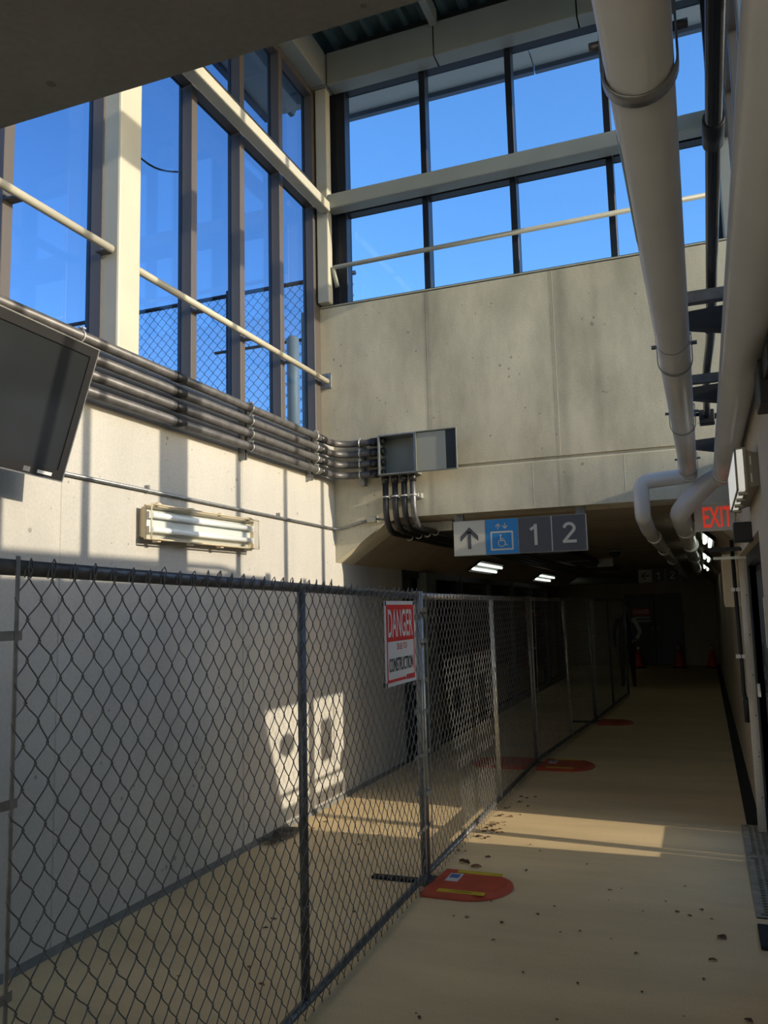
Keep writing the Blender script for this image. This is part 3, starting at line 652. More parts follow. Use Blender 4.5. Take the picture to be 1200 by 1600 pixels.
def direction_sign(y, x0, x1, z0, z1, label, layout):
    t = thing('direction_sign', label, 'sign', ((x0+x1)/2, y+0.03, z1))
    n = len(layout); w = (x1-x0)/n; zc = (z0+z1)/2; h = z1-z0
    MB().box(x0, x1, y, y+0.06, z0, z1).build('sign_casing', 'galv', t)
    yf = y-0.006
    for k, kind in enumerate(layout):
        a, b = x0+k*w+0.004, x0+(k+1)*w-0.004; cx = (a+b)/2
        sp_ = MB().box(a, b, yf+0.001, y-0.0005, z0+0.004, z1-0.004).build('sign_panel', {'u': 'sign_white', 'l': 'sign_white', 'e': 'sign_blue'}.get(kind, 'sign_grey'), t)
        to = lambda px, pz: (px, yf-0.0005, pz)
        mb = MB()
        if kind == 'u': arrow_up(mb, cx, zc, h*0.62, to); mb.build('arrow_symbol', 'sign_grey', sp_)
        elif kind == 'l': arrow_up(mb, cx, zc, h*0.62, to, PI/2); mb.build('arrow_symbol', 'sign_grey', sp_)
        elif kind == 'e':
            s = h
            bw, bh, bc = s*0.30, s*0.245, zc - s*0.12
            for q in (((cx-bw, bc-bh), (cx-bw, bc+bh)), ((cx+bw, bc-bh), (cx+bw, bc+bh)), ((cx-bw, bc-bh), (cx+bw, bc-bh)), ((cx-bw, bc+bh), (cx+bw, bc+bh))): disc_stroke(mb, q, s*0.045, to)
            arrow_up(mb, cx-s*0.10, zc+s*0.29, s*0.17, to); arrow_up(mb, cx+s*0.10, zc+s*0.29, s*0.17, to, PI)
            hc = (cx-s*0.035, bc+s*0.15)
            mb.add([to(hc[0]+s*0.028*math.cos(2*PI*i/10), hc[1]+s*0.028*math.sin(2*PI*i/10)) for i in range(10)], [tuple(range(10))])
            disc_stroke(mb, [(hc[0], bc+s*0.11), (hc[0]+s*0.01, bc), (hc[0]+s*0.11, bc), (hc[0]+s*0.15, bc-s*0.12), (hc[0]+s*0.19, bc-s*0.12)], s*0.028, to)
            disc_stroke(mb, [(hc[0], bc+s*0.06), (hc[0]+s*0.09, bc+s*0.05)], s*0.02, to)
            wc = (hc[0]+s*0.03, bc-s*0.065)
            disc_stroke(mb, [(wc[0]+s*0.10*math.cos(q), wc[1]+s*0.10*math.sin(q)) for q in [math.radians(120+i*20) for i in range(13)]], s*0.022, to)
            mb.build('lift_symbol', 'sign_white', sp_)
        else:
            if kind == '1':
                disc_stroke(mb, [(cx+0.02*h, zc-0.27*h), (cx+0.02*h, zc+0.27*h)], h*0.085, to); disc_stroke(mb, [(cx+0.02*h, zc+0.235*h), (cx-0.11*h, zc+0.15*h)], h*0.08, to)
            else:
                q = [(cx + 0.135*h*math.cos(math.radians(g)), zc + 0.125*h + 0.125*h*math.sin(math.radians(g))) for g in range(165, -41, -15)]
                disc_stroke(mb, q + [(cx-0.15*h, zc-0.235*h)], h*0.08, to); disc_stroke(mb, [(cx-0.16*h, zc-0.235*h), (cx+0.17*h, zc-0.235*h)], h*0.08, to)
            mb.build('numeral', 'sign_white', sp_)
            MB().box(b-0.002, b+0.005, yf-0.001, yf+0.001, z0+0.006, z1-0.006).build('divider_line', 'sign_white', t)
    for x in (x0+0.05, x1-0.05): MB().box(x-0.04, x+0.04, y+0.01, y+0.05, z1, 2.549).build('hanger_bracket', 'galv_dark', t)
    return t
direction_sign(7.12, -2.075, -0.895, 2.17, 2.485, 'hanging sign with up arrow, blue lift symbol and numbers 1 and 2', ['u', 'e', '1', '2'])
direction_sign(20.0, -1.395, -0.50, 2.20, 2.50, 'far hanging sign with left arrow and numbers 1 and 2, deep in the tunnel', ['l', '1', '2'])

# ------------------------------------------------------------------ exit sign
t = thing('exit_sign', 'illuminated white exit sign with red letters beside the right wall', 'sign', (0.25, 6.6, 2.3))
ye = 6.60; ex0, ex1, ez0, ez1 = -0.031, 0.266, 2.235, 2.44
ec = MB().box(ex0, ex1, ye, ye+0.05, ez0, ez1).build('sign_casing', 'exit_white', t, bevel=0.006)
m = MB(); text_into(m, 'EXIT', 0.133, (ez0+ez1)/2, 0.205, 0.155, lambda a, b: (a, ye-0.0015, b), bold=0.015); m.build('letters', 'exit_red', ec)
MB().box(ex0+0.004, ex1-0.004, ye-0.004, ye-0.0018+0.0006, ez0+0.002, ez0+0.006).build('bottom_edge', 'white', t)
MB().box(0.255, XR, ye+0.0, ye+0.05, ez0+0.05, ez1-0.05).build('wall_mount', 'exit_white', t)
# black speaker-like box, struts and fittings on the right wall
t = thing('black_equipment_box', 'small black box bracketed to the right wall under the beige strip light', 'box', (XR, 4.98, 2.08))
MB().obox((0.225, 4.97, 2.085), (0.048, 0, 0), (0, 0.05, 0), (0, 0, 0.055)).build('box_body', 'black', t, bevel=0.006)
MB().box(0.255, XR+0.0, 5.03, 5.10, 2.03, 2.14).build('bracket', 'galv_dark', t)
tag(MB().box(0.035, XR, 6.48, 6.51, 2.085, 2.10).build('wall_bracket', 'black'), 'thin black bar reaching out from the right wall below the exit sign', 'bar')
tag(MB().box(0.06, XR, 6.30, 6.33, 2.06, 2.08).build('wall_bracket', 'black'), 'second thin black bar below the exit sign, nearer the door head', 'bar')
tag(MB().box(0.085, 0.40, 6.90-0.04, 6.90, 2.03, 2.05).build('wall_bracket', 'galv_light'), 'pale steel strut at the head of the white wall trim', 'strut')
t = thing('beige_wall_box', 'tall narrow beige box on the right wall beside the black cable', 'box', (XR, 7.6, 1.7))
MB().box(0.16, XR+0.012, 7.45, 7.75, 1.66, 2.10).build('box_body', 'beige_plastic', t, bevel=0.006)
MB().box(0.155, 0.16, 7.48, 7.72, 1.68, 2.08).build('cover', 'beige_plastic', t)
t = thing('black_cable_drop', 'black cable drop with pale clips and dangling black plug on the right wall', 'cable', (0.25, 7.25, 1.5))
MB().tube(fillet([(0.235, 7.2, 2.2), (0.245, 7.2, 1.2), (0.245, 7.2, 0.98), (0.255, 7.18, 0.92)], 0.03), 0.016, 10).build('cable', 'black', t)
MB().tube([(0.255, 7.18, 0.95), (0.258, 7.18, 0.92), (0.258, 7.18, 0.76)], [0.016, 0.027, 0.024], 10).build('plug', 'black', t)
for z in (1.80, 1.27): MB().box(0.205, 0.282, 7.185, 7.215, z-0.015, z+0.015).build('clip', 'white', t, bevel=0.003)
t = thing('black_bracket', 'black steel bracket on the right wall between the big pipe and the beige strip light', 'bracket', (XR, 3.2, 2.6))
MB().box(0.225, XR, 3.05, 3.25, 2.38, 2.535).build('bracket_body', 'black', t, bevel=0.005)
MB().box(0.24, XR, 2.85, 3.05, 2.46, 2.535).build('bracket_arm', 'black', t, bevel=0.005)

# ------------------------------------------------------------------ glazed side doors (door_1)
d1 = setting('door_1')
fx0, fx1 = 0.34, 0.46
for a, b, c, d, nm in ((4.40, 4.47, 0.0, 2.05, 'jamb'), (6.86, 6.93, 0, 2.05, 'jamb'), (4.47, 6.86, 1.97, 2.05, 'head'), (4.47, 6.86, 0, 0.03, 'threshold')):
    MB().box(fx0-0.02, fx1+0.02, a, b, c, d).build(nm, 'navy_frame', d1)
MB().box(0.336, 0.60, 6.86, 6.925, 0.0, 2.05).build('jamb', 'navy_frame', d1)
for a, b in ((4.475, 5.28), (5.29, 6.135), (6.14, 6.855)):
    for y0, y1 in ((a, a+0.06), (b-0.04, b)): MB().box(0.38, 0.43, y0, y1, 0.03, 1.965).build('stile', 'navy_frame', d1)
    MB().box(0.38, 0.43, a+0.07, b-0.05, 0.03, 0.21).build('bottom_rail', 'navy_frame', d1)
    MB().box(0.38, 0.43, a+0.07, b-0.05, 1.93, 1.965).build('top_rail', 'navy_frame', d1)
    MB().box(0.38, 0.43, a+0.07, b-0.05, 1.03, 1.13).build('mid_rail', 'navy_frame', d1)
    MB().box(0.402, 0.408, a+0.07, b-0.05, 0.21, 1.93).build('pane', 'glass_clear', d1)
    MB().tube([(0.47, a+0.05, 1.255), (0.47, b-0.04, 1.255)], 0.016, 10).build('push_bar', 'galv', d1)
MB().box(0.385, 0.425, 6.600, 6.615, 1.13, 1.93).build('glazing_bar', 'navy_frame', d1)
MB().disc((0.398, 5.70, 1.62), 0.13, (1, 0, 0), 0.003, 20, ry=0.09).build('round_decal', 'white', d1)
MB().box(0.396, 0.400, 6.33, 6.56, 1.37, 1.73).build('notice_sheet', 'white', d1)
MB().disc((0.398, 6.78, 1.31), 0.05, (1, 0, 0), 0.003, 16, ry=0.10).build('round_decal', 'white', d1)
tag(MB().box(0.325, 0.35, 6.83, 6.86, 0.99, 1.09).build('door_pull', 'galv_light', bevel=0.006), 'pale steel pull on the dark door frame at the right edge', 'handle')

# ------------------------------------------------------------------ sprinkler pipes
def pipe(name, label, pts, r, bend, rings=(), couplings=()):
    t = thing(name, label, 'pipe', pts[0])
    MB().tube(fillet(pts, bend, 9), r, 24).build('pipe_run', 'pipe_white', t)
    for a, b in couplings: MB().tube([a, b], r*1.09, 24).build('coupling', 'pipe_white', t)
    for a, b in rings: MB().tube([a, b], r*1.03, 24).build('joint_ring', 'galv', t)
    return t
p1 = pipe('sprinkler_pipe', 'long white ceiling pipe running down to the headwall, left of the big one',
     [(-0.045, -2, 2.64), (-0.045, 6.42, 2.64), (-0.39, 6.42, 2.62), (-0.39, 6.42, 2.36), (-0.40, 7.2, 2.32), (-0.36, 21, 2.32)], 0.058, 0.075,
     couplings=[((-0.045, 1.0, 2.64), (-0.045, 1.13, 2.64)), ((-0.045, 6.26, 2.64), (-0.045, 6.36, 2.64))])
MB().tube([(-0.045, 3.02, 2.64), (-0.045, 3.03, 2.64)], 0.0595, 24).build('joint_ring', 'galv', p1)
MB().add([(-0.045+0.0588*math.cos(a), y, 2.64+0.0588*math.sin(a)) for y in (1.62, 2.12) for a in [math.radians(q) for q in (172, 182, 192, 204)]],
         [(i, i+1, i+5, i+4) for i in range(3)]).build('flow_label', 'green_label', p1)
p2 = pipe('sprinkler_pipe', 'biggest white pipe, running along the right wall and dipping under the headwall',
     [(0.185, -2, 2.62), (0.19, 6.38, 2.62), (0.10, 6.42, 2.60), (-0.13, 6.45, 2.38), (-0.12, 7.0, 2.34), (-0.07, 21, 2.34)], 0.074, 0.14,
     couplings=[((0.19, 6.18, 2.62), (0.19, 6.27, 2.62))])
for i, y in enumerate((7.9, 9.9, 12.4)):
    MB().tube([(-0.395, y, 2.32), (-0.395, y+0.12, 2.32)], 0.066, 20).build('pipe_coupling', 'white', p1)['label'] = 'bright white coupling'
    MB().tube([(-0.105+0.005*i, y-0.4, 2.34), (-0.105+0.005*i, y-0.26, 2.34)], 0.084, 20).build('pipe_coupling', 'white', p2)['label'] = 'bright white coupling'
# strap hangers under the narrower pipe
for i, (y, wd, lab) in enumerate(((1.42, 0.034, 'wide steel strap hanger under the white pipe nearest the camera'), (3.30, 0.012, 'thin strap hanger with bolts midway along the white pipe'),
                         (4.52, 0.010, 'thin strap hanger with bolts on the far half of the white pipe'), (6.02, 0.010, 'thin strap hanger near the elbow of the white pipe'))):
    t = thing('pipe_hanger', lab, 'hanger', (-0.045, y, 2.58))
    R = 0.062; a = [(-0.045-R, 2.74)] + [(-0.045+R*math.cos(q), 2.64+R*math.sin(q)) for q in [math.radians(180+i_*12) for i_ in range(16)]] + [(-0.045+R, 2.74)]
    outer = [(-0.045-R-0.004, 2.74)] + [(-0.045+(R+0.004)*math.cos(q), 2.64+(R+0.004)*math.sin(q)) for q in [math.radians(180+i_*12) for i_ in range(16)]] + [(-0.045+R+0.004, 2.74)]
    m = MB(); n = len(a)
    v = [(p[0], y-wd/2, p[1]) for p in a+outer] + [(p[0], y+wd/2, p[1]) for p in a+outer]
    f = []
    for k in range(n-1):
        f += [(k, k+1, n+k+1, n+k), (2*n+k, 3*n+k, 3*n+k+1, 2*n+k+1), (k, 2*n+k, 2*n+k+1, k+1), (n+k, n+k+1, 3*n+k+1, 3*n+k)]
    m.add(v, f, True); m.build('strap', 'galv', t)
    for s in (-1, 1):
        MB().tube([(-0.045+s*(R-0.004), y, 2.70), (-0.045+s*(R+0.022), y, 2.70)], 0.008, 6).build('bolt', 'galv_dark', t)
    MB().tube([(-0.045, y, 2.735), (-0.045, y, 2.80)], 0.006, 6).build('hanger_rod', 'galv_dark', t)
    MB().box(-0.045-R-0.004, -0.045+R+0.004, y-wd/2, y+wd/2, 2.735, 2.74).build('strap_bridge', 'galv', t)
# cantilever arms and struts that carry the pipes
for y, lab in ((3.36, 'nearest black tapered arm carrying the white pipes'), (4.58, 'second black tapered arm carrying the white pipes'), (6.10, 'farthest black tapered arm carrying the white pipes')):
    tag(MB().prism([(-0.11, 2.80), (XR, 2.72), (XR, 2.85), (-0.11, 2.83)], 'y', y-0.03, y+0.03).build('cantilever_arm', 'black'), lab, 'bracket')
for y, lab in ((3.16, 'nearest grey strut crossing above the white pipes'), (4.36, 'second grey strut crossing above the white pipes')):
    tag(MB().prism([(y-0.02, 2.805), (y+0.02, 2.805), (y+0.02, 2.848), (y+0.01, 2.848), (y+0.01, 2.82), (y-0.01, 2.82), (y-0.01, 2.848), (y-0.02, 2.848)], 'x', 0.0, 0.40).build('strut_channel', 'galv_dark'), lab, 'strut')
t = thing('black_conduit', 'black conduit between the two white pipes, ending in a small black box', 'conduit', (0.10, 3, 2.88))
MB().tube(fillet([(0.095, 0.3, 2.90), (0.105, 3.9, 2.89), (0.085, 4.4, 2.87), (0.09, 5.4, 2.86)], 0.2), 0.020, 12).build('conduit_run', 'black_sheen', t)
for y in (2.15, 3.72): MB().tube([(0.10, y-0.06, 2.90), (0.10, y+0.06, 2.90)], 0.027, 12).build('coupling', 'black', t)
MB().box(0.045, 0.135, 5.40, 5.48, 2.81, 2.90).build('outlet_box', 'black', t, bevel=0.006)
MB().tube([(0.135, 5.44, 2.86), (0.17, 5.44, 2.86)], 0.018, 10).build('side_hub', 'black', t)
MB().tube([(0.045, 5.44, 2.88), (0.015, 5.44, 2.88)], 0.012, 10).build('side_hub', 'black', t)

# ------------------------------------------------------------------ the temporary fence
def fence_panel(P0, P1, zt0, zt1, label, mids, lean=(0.0, 0.0), skip0=0.0, mesh_r=0.0019, seg=5, mats=('galv_dark', 'galv_dark', 'galv_dark')):
    P0, P1 = Vector((*P0, 0)), Vector((*P1, 0)); L = (P1-P0).length; d = (P1-P0)/L; nm = Vector((-d.y, d.x, 0))
    if nm.x < 0: nm = -nm
    t = thing('chain_link_fence', label, 'fence', P0)
    zb = 0.055
    def top(s): return P0 + d*s + Vector((lean[0] + (lean[1]-lean[0])*s/L, 0, zt0+(zt1-zt0)*s/L))
    def bot(s): return P0 + d*s + Vector((0, 0, zb))
    MB().tube([top(0), top(L*0.5), top(L)], 0.021, 14).build('top_rail', mats[0], t)
    MB().tube([bot(0), bot(L)], 0.020, 14).build('bottom_rail', 'galv_dark', t)
    for k, s in enumerate((0.0, L)):
        MB().tube([P0 + d*s + Vector((0, 0, 0.03)), top(s) + Vector((0, 0, 0.03))], 0.021, 14).build('end_post', mats[1] if k == 0 else mats[2], t)
    for s in mids:
        MB().tube([bot(s), top(s)], 0.020, 14).build('middle_post', 'galv_dark' if len(mats) < 4 else mats[3], t)
        m = MB()
        for z in (0.45, 0.9, 1.35):
            q = P0 + d*s + Vector((0, 0, z)); m.tube([q + d*(-0.035) + nm*0.012, q + nm*0.026, q + d*0.035 + nm*0.012, q + d*0.05 + nm*0.006], 0.0022, 5)
        m.build('wire_tie', 'galv', t)
    # mesh sits on the passage side of the frame
    m = MB(); off = nm*0.026; lx = Vector(((lean[0]+lean[1])/2, 0, 0))
    chain_link(m, P0 + d*(0.04+skip0) + off + lx*0.5, P1 - d*0.04 + off + lx*0.5, 0.02, (zt0+zt1)/2 - 0.01, 0.085, 0.105, mesh_r, nm, seg=seg, wob=0.004, near_k=bool(skip0))
    m.build('wire_mesh', 'wire', t)
    for k, s in enumerate((0.045+skip0, L-0.045)):
        MB().obox(P0 + d*s + off + Vector((0, 0, 0.95)), d*0.006, nm*0.002, Vector((0, 0, 0.91 if k == 0 and skip0 else 0.86))).build('tension_bar', 'galv', t)
        for z in (0.35, 0.8, 1.25, 1.66):
            c = P0 + d*(0 if k == 0 else L) + Vector((0, 0, z)); e = 1 if k == 0 else -1
            MB().obox(c + d*e*(0.03+skip0/2) + nm*0.024, d*(0.036+skip0/2), nm*0.002, Vector((0, 0, 0.012))).build('bar_clamp', 'galv', t)
    return t
fence_panel((-1.64, 1.43), (-1.735, 5.055), 1.835, 1.79, 'nearest chain-link fence panel with mesh hooked over its top rail', [1.89], skip0=0.13, mesh_r=0.0021, seg=6, mats=('galv_dark', 'galv_dark', 'galv'))
fence_panel((-1.74, 5.125), (-1.80, 9.07), 1.79, 1.79, 'second chain-link fence panel, crossed by a patch of sunlight', [2.12], lean=(0, -0.03), mats=('galv', 'galv', 'galv', 'galv_light'))
fence_panel((-1.80, 9.14), (-1.595, 12.5), 1.79, 1.79, 'third chain-link fence panel, in the tunnel shade', [1.75], lean=(-0.03, -0.03), seg=4, mats=('galv', 'cream', 'galv', 'galv_light'))
fence_panel((-1.59, 12.57), (-1.44, 16.3), 1.79, 1.79, 'farthest chain-link fence panel, deep in the dark tunnel', [1.75], lean=(-0.03, 0.0), seg=3)
t = thing('fence_coupler', 'steel coupler clamping the first two fence panels together', 'clamp', (-1.738, 5.09, 1.0))
for z in (0.55, 1.05, 1.50, 1.70): MB().box(-1.775, -1.70, 5.045, 5.135, z-0.015, z+0.015).build('clamp_band', 'galv', t, bevel=0.004)
# base plates and pads
def pad(cx, cy, x0, x1, hw, label, stickers=True, full=False):
    t = thing('fence_pad', label, 'fence base', (cx, cy, 0))
    def outline(sx, inset, half):
        pts = []
        xa = half; L_ = abs(sx)-0.0
        e = -1 if sx < 0 else 1
        n = 14; rx = 0.24
        pts = [(0, -hw+inset)]
        for k in range(n+1):
            q = -PI/2 + PI*k/n
            pts.append((e*(abs(sx)-rx-inset + rx*math.cos(q)), (hw-inset)*math.sin(q)))
        pts.append((0, hw-inset)); return pts
    for sx in ((x1-cx,) + ((x0-cx,) if full else ())):
        sk = 0.06
        lo = outline(sx, 0, 0); hi = outline(sx, 0.03, 0); n = len(lo)
        e = 1 if sx > 0 else -1
        v = [(cx+e*0.055+p[0]+sk*p[1], cy+p[1], 0.002) for p in lo] + [(cx+e*0.055+p[0]+sk*p[1], cy+p[1], 0.012) for p in lo] + [(cx+e*0.055+p[0]+sk*p[1], cy+p[1], 0.030) for p in hi]
        f = [(k, (k+1) % n, n+(k+1) % n, n+k) for k in range(n)] + [(n+k, n+(k+1) % n, 2*n+(k+1) % n, 2*n+k) for k in range(n)] + [tuple(range(2*n, 3*n)), tuple(reversed(range(n)))]
        MB().add(v, f).build('rubber_pad', 'pad_red', t)
    if not full:
        MB().box(x0, cx-0.05, cy-0.03, cy+0.03, 0.001, 0.02).build('base_bar', 'rubber', t, bevel=0.003)
    if stickers:
        xs0, xs1 = cx+0.13, cx+0.42
        for s in (1, -1): ys_ = MB().box(xs0 + (0.0 if s < 0 else 0.02), xs1 + (0.0 if s < 0 else 0.02), cy+s*(hw-0.065)-0.026, cy+s*(hw-0.065)+0.026, 0.030, 0.032).build('yellow_sticker', 'yellow', t)
        m = MB(); text_into(m, 'CAUTION', (xs0+xs1)/2, cy-(hw-0.065), 0.12, 0.022, lambda a, b: (a, b, 0.0328)); m.build('sticker_lettering', 'black', ys_)
        ds_ = MB().box(cx+0.12, cx+0.20, cy-0.01, cy+0.14, 0.030, 0.032).build('data_sticker', 'poster_white', t)
        MB().box(cx+0.13, cx+0.19, cy+0.05, cy+0.12, 0.032, 0.0328).build('sticker_print', 'blue_label', ds_)
    # steel foot clasping the posts
    MB().box(cx-0.035, cx+0.06, cy-0.07, cy+0.07, 0.0, 0.03).build('post_shoe', 'galv_dark', t, bevel=0.004)
    return t
pad(-1.735, 5.09, -2.10, -1.25, 0.25, 'red rubber pad with yellow stickers under the first fence joint')
pad(-1.80, 9.10, -2.45, -1.25, 0.30, 'red rubber pad on both sides under the second fence joint', full=True)
pad(-1.59, 12.53, -1.95, -1.12, 0.25, 'red rubber pad under the third fence joint, in the dark', stickers=False)
# danger sign on the first panel
t = thing('danger_sign', 'white and red danger construction sign tied to the first fence panel', 'sign', (-1.69, 4.8, 1.5))
sy0, sy1, sz0, sz1 = 4.33, 4.88, 1.27, 1.755
def S3(u, v, o=0.0): # u 0..1 across, v 0..1 up, slight curl
    y = sy0+(sy1-sy0)*u; return (-1.6755 - 0.0241*(y-1.43)*1.0 + o + 0.012*(u-0.5)**2, y, sz0+(sz1-sz0)*v + 0.0*u)
def sheet(part, u0, u1, v0, v1, o, mat, par=None):
    m = MB(); n = 6; vs = []
    for oo in (o, o+0.0012):
        for i in range(n+1): vs += [S3(u0+(u1-u0)*i/n, v0, oo), S3(u0+(u1-u0)*i/n, v1, oo)]
    k = 2*(n+1); f = []
    for i in range(n):
        f += [(2*i, 2*i+2, 2*i+3, 2*i+1), (k+2*i, k+2*i+1, k+2*i+3, k+2*i+2), (2*i, k+2*i, k+2*i+2, 2*i+2), (2*i+1, 2*i+3, k+2*i+3, k+2*i+1)]
    f += [(0, 1, k+1, k), (2*n, k+2*n, k+2*n+1, 2*n+1)]
    m.add(vs, f); return m.build(part, mat, par or t)
O0 = 0.058
board = sheet('sign_board', 0, 1, 0, 1, O0, 'poster_white')
sheet('red_panel', 0.055, 0.975, 0.52, 0.955, O0+0.0014, 'sign_red', board)
sheet('border_line', 0.055, 0.085, 0.045, 0.52, O0+0.0014, 'sign_red', board)
sheet('border_line', 0.955, 0.975, 0.09, 0.52, O0+0.0014, 'sign_red', board)
sheet('border_line', 0.055, 0.66, 0.045, 0.078, O0+0.0014, 'sign_red', board)
for s_, cu_, cv_, wu, wv, mat, bold, part in (('DANGER', 0.515, 0.735, 0.82, 0.335, 'poster_white', 0.012, 'danger_lettering'), ('DUE TO', 0.55, 0.455, 0.34, 0.075, 'sign_red', 0.0, 'red_lettering'),
                                  ('CONSTRUCTION', 0.52, 0.245, 0.80, 0.16, 'black', 0.012, 'black_lettering'), ('SAFETY', 0.82, 0.075, 0.22, 0.045, 'sign_red', 0.0, 'red_lettering')):
    if s_ == 'SAFETY': continue
    m = MB(); text_into(m, s_, cu_, cv_, wu, wv, lambda a, b: S3(a, b, O0+0.0032), bold=bold); m.build(part, mat, board)
m = MB()
for i in range(7): m.add([S3(0.68+0.042*i, 0.04, O0+0.0030), S3(0.68+0.042*i+0.03, 0.04, O0+0.0030), S3(0.68+0.042*i+0.03, 0.10, O0+0.0030), S3(0.68+0.042*i, 0.10, O0+0.0030)], [(0, 1, 2, 3)])
m.build('small_print', 'sign_red', board)
for u, v in ((0.03, 0.97), (0.97, 0.97), (0.03, 0.03)): MB().obox(S3(u, v, O0-0.006), (0.012, 0, 0), (0, 0.004, 0), (0, 0, 0.012)).build('cable_tie', 'black', t)

# ------------------------------------------------------------------ drain grates
def grate(y0, y1, x0, label, group=None):
    t = thing('drain_grate', label, 'grate', (x0, y0, 0)); x1 = 0.60; z = 0.008
    m = MB(); cols = 8; px = 0.040; py = 0.046; hx0 = x0+0.045
    rows = int((y1-y0-0.06)/py); hy0 = y0+0.03
    xsn = [x0] + sum([[hx0+i*px, hx0+i*px+0.024] for i in range(cols)], []) + [x1]
    ysn = [y0] + sum([[hy0+j*py, hy0+j*py+0.029] for j in range(rows)], []) + [y1]
    nx, ny = len(xsn), len(ysn)
    v = [(x, y, z) for y in ysn for x in xsn] + [(x, y, z-0.006) for y in ysn for x in xsn]; N = nx*ny; f = []
    def hole(i, j): return 1 <= i <= 2*cols-1 and i % 2 == 1 and 1 <= j <= 2*rows-1 and j % 2 == 1
    for j in range(ny-1):
        for i in range(nx-1):
            a = j*nx+i
            if hole(i, j):
                for p, q in ((a, a+1), (a+1, a+nx+1), (a+nx+1, a+nx), (a+nx, a)): f.append((p, q, q+N, p+N))
            else: f.append((a, a+1, a+nx+1, a+nx)); f.append((a+N, a+nx+N, a+nx+1+N, a+1+N))
    m.add(v, f); m.build('grate_plate', 'grate', t)
    MB().box(x0, x1, y0, y1, 0.0, 0.0015).build('grate_bed', 'black', t)
    mb = MB()
    for x in (x0+0.035, 0.50):
        for y in (y0+0.05, y1-0.05): mb.disc((x, y, z+0.0015), 0.010, (0, 0, 1), 0.003, 8)
    mb.build('screw', 'galv_dark', t)
grate(6.24, 7.06, 0.15, 'farther perforated steel drain plate by the dark door frame')
grate(5.06, 6.225, 0.15, 'nearer perforated steel drain plate at the right edge')
tag(MB().box(0.148, 0.60, 4.62, 4.93, 0.0, 0.02).build('floor_mat', 'rubber', bevel=0.004), 'black rubber mat on the floor at the right edge', 'mat')

# ------------------------------------------------------------------ tunnel interior
st = setting('window_5')                                        # dark glazed front on the left of the tunnel
for y in (8.91, 9.62, 11.3, 13.0, 14.7, 16.4, 18.1, 19.8): MB().box(XW-0.08, XW+0.02, y-0.04, y+0.04, 0, 2.16).build('mullion', 'navy_frame', st)
for a, b in zip((8.91, 9.62, 11.3, 13.0, 14.7, 16.4, 18.1), (9.62, 11.3, 13.0, 14.7, 16.4, 18.1, 19.8)):
    MB().box(XW-0.06, XW-0.05, a+0.04, b-0.04, 0.1, 2.08).build('pane', 'black_glass', st)
    MB().box(XW-0.08, XW+0.01, a+0.04, b-0.04, 0.0, 0.1).build('bottom_rail', 'navy_frame', st)
    MB().box(XW-0.08, XW+0.01, a+0.04, b-0.04, 2.08, 2.16).build('head_rail', 'navy_frame', st)
MB().box(XW-0.3, XW, 19.84, 20.3, 0, 2.16).build('end_pier', 'conc_soffit', st)
t = thing('tiled_column', 'grey column with orange band in the dark glazed front behind the fence', 'column', (-3.12, 9.7, 0))
MB().box(XW-0.02, XW+0.10, 9.45, 9.85, 0, 2.15).build('column_shaft', 'grey_box', t, bevel=0.01)
MB().box(XW-0.02, XW+0.11, 9.44, 9.86, 1.83, 1.88).build('orange_band', 'orange', t)
d2 = setting('door_2')
for a, b in ((-2.10, -1.355), (-1.345, -0.60)): MB().box(a, b, 24.50, 24.55, 0.01, 1.93).build('door_leaf', 'navy_frame', d2, bevel=0.004)
MB().box(-2.12, -0.58, 24.47, 24.5, 1.93, 1.98).build('door_head', 'navy_frame', d2)
for x in (-1.40, -1.25): MB().box(x-0.02, x+0.02, 24.45, 24.5, 0.98, 1.06).build('door_handle', 'galv_dark', d2)
t = thing('far_danger_sign', 'small faded danger notice on the dark double doors at the tunnel end', 'sign', (-1.66, 24.48, 1.4))
MB().box(-1.97, -1.40, 24.485, 24.498, 1.18, 1.60).build('sign_board', 'sign_grey', t)
MB().box(-1.95, -1.42, 24.480, 24.484, 1.40, 1.58).build('red_panel', 'sign_red', t)
m = MB(); text_into(m, 'DANGER', -1.685, 1.49, 0.44, 0.12, lambda a, b: (a, 24.478, b), bold=0.02); m.build('danger_lettering', 'poster_white', t)
m = MB(); m.box(-1.9, -1.47, 24.480, 24.484, 1.31, 1.35); m.box(-1.9, -1.47, 24.480, 24.484, 1.22, 1.25); m.build('text_lines', 'galv', t)
def cone(x, y, label):
    t = thing('traffic_cone', label, 'cone', (x, y, 0)); s = 0.72
    MB().box(x-0.18, x+0.18, y-0.18, y+0.18, 0.0, 0.03).build('cone_base', 'rubber', t, bevel=0.01)
    MB().tube([(x, y, 0.03), (x, y, 0.05), (x, y, 0.48)], [0.14, 0.125, 0.045], 16).build('cone_body', 'cone', t)
    MB().tube([(x, y, 0.48), (x, y, 0.56)], [0.046, 0.034], 16).build('collar', 'poster_white', t)
    MB().tube([(x, y, 0.56), (x, y, 0.60)], [0.034, 0.028], 12).build('cone_tip', 'cone', t)
    return t
cone(-1.75, 23.4, 'leftmost of the three traffic cones at the tunnel end, beside the person')
cone(-0.72, 23.5, 'middle traffic cone in front of the dark double doors')
cone(0.09, 23.5, 'rightmost traffic cone at the tunnel end, against the wall')
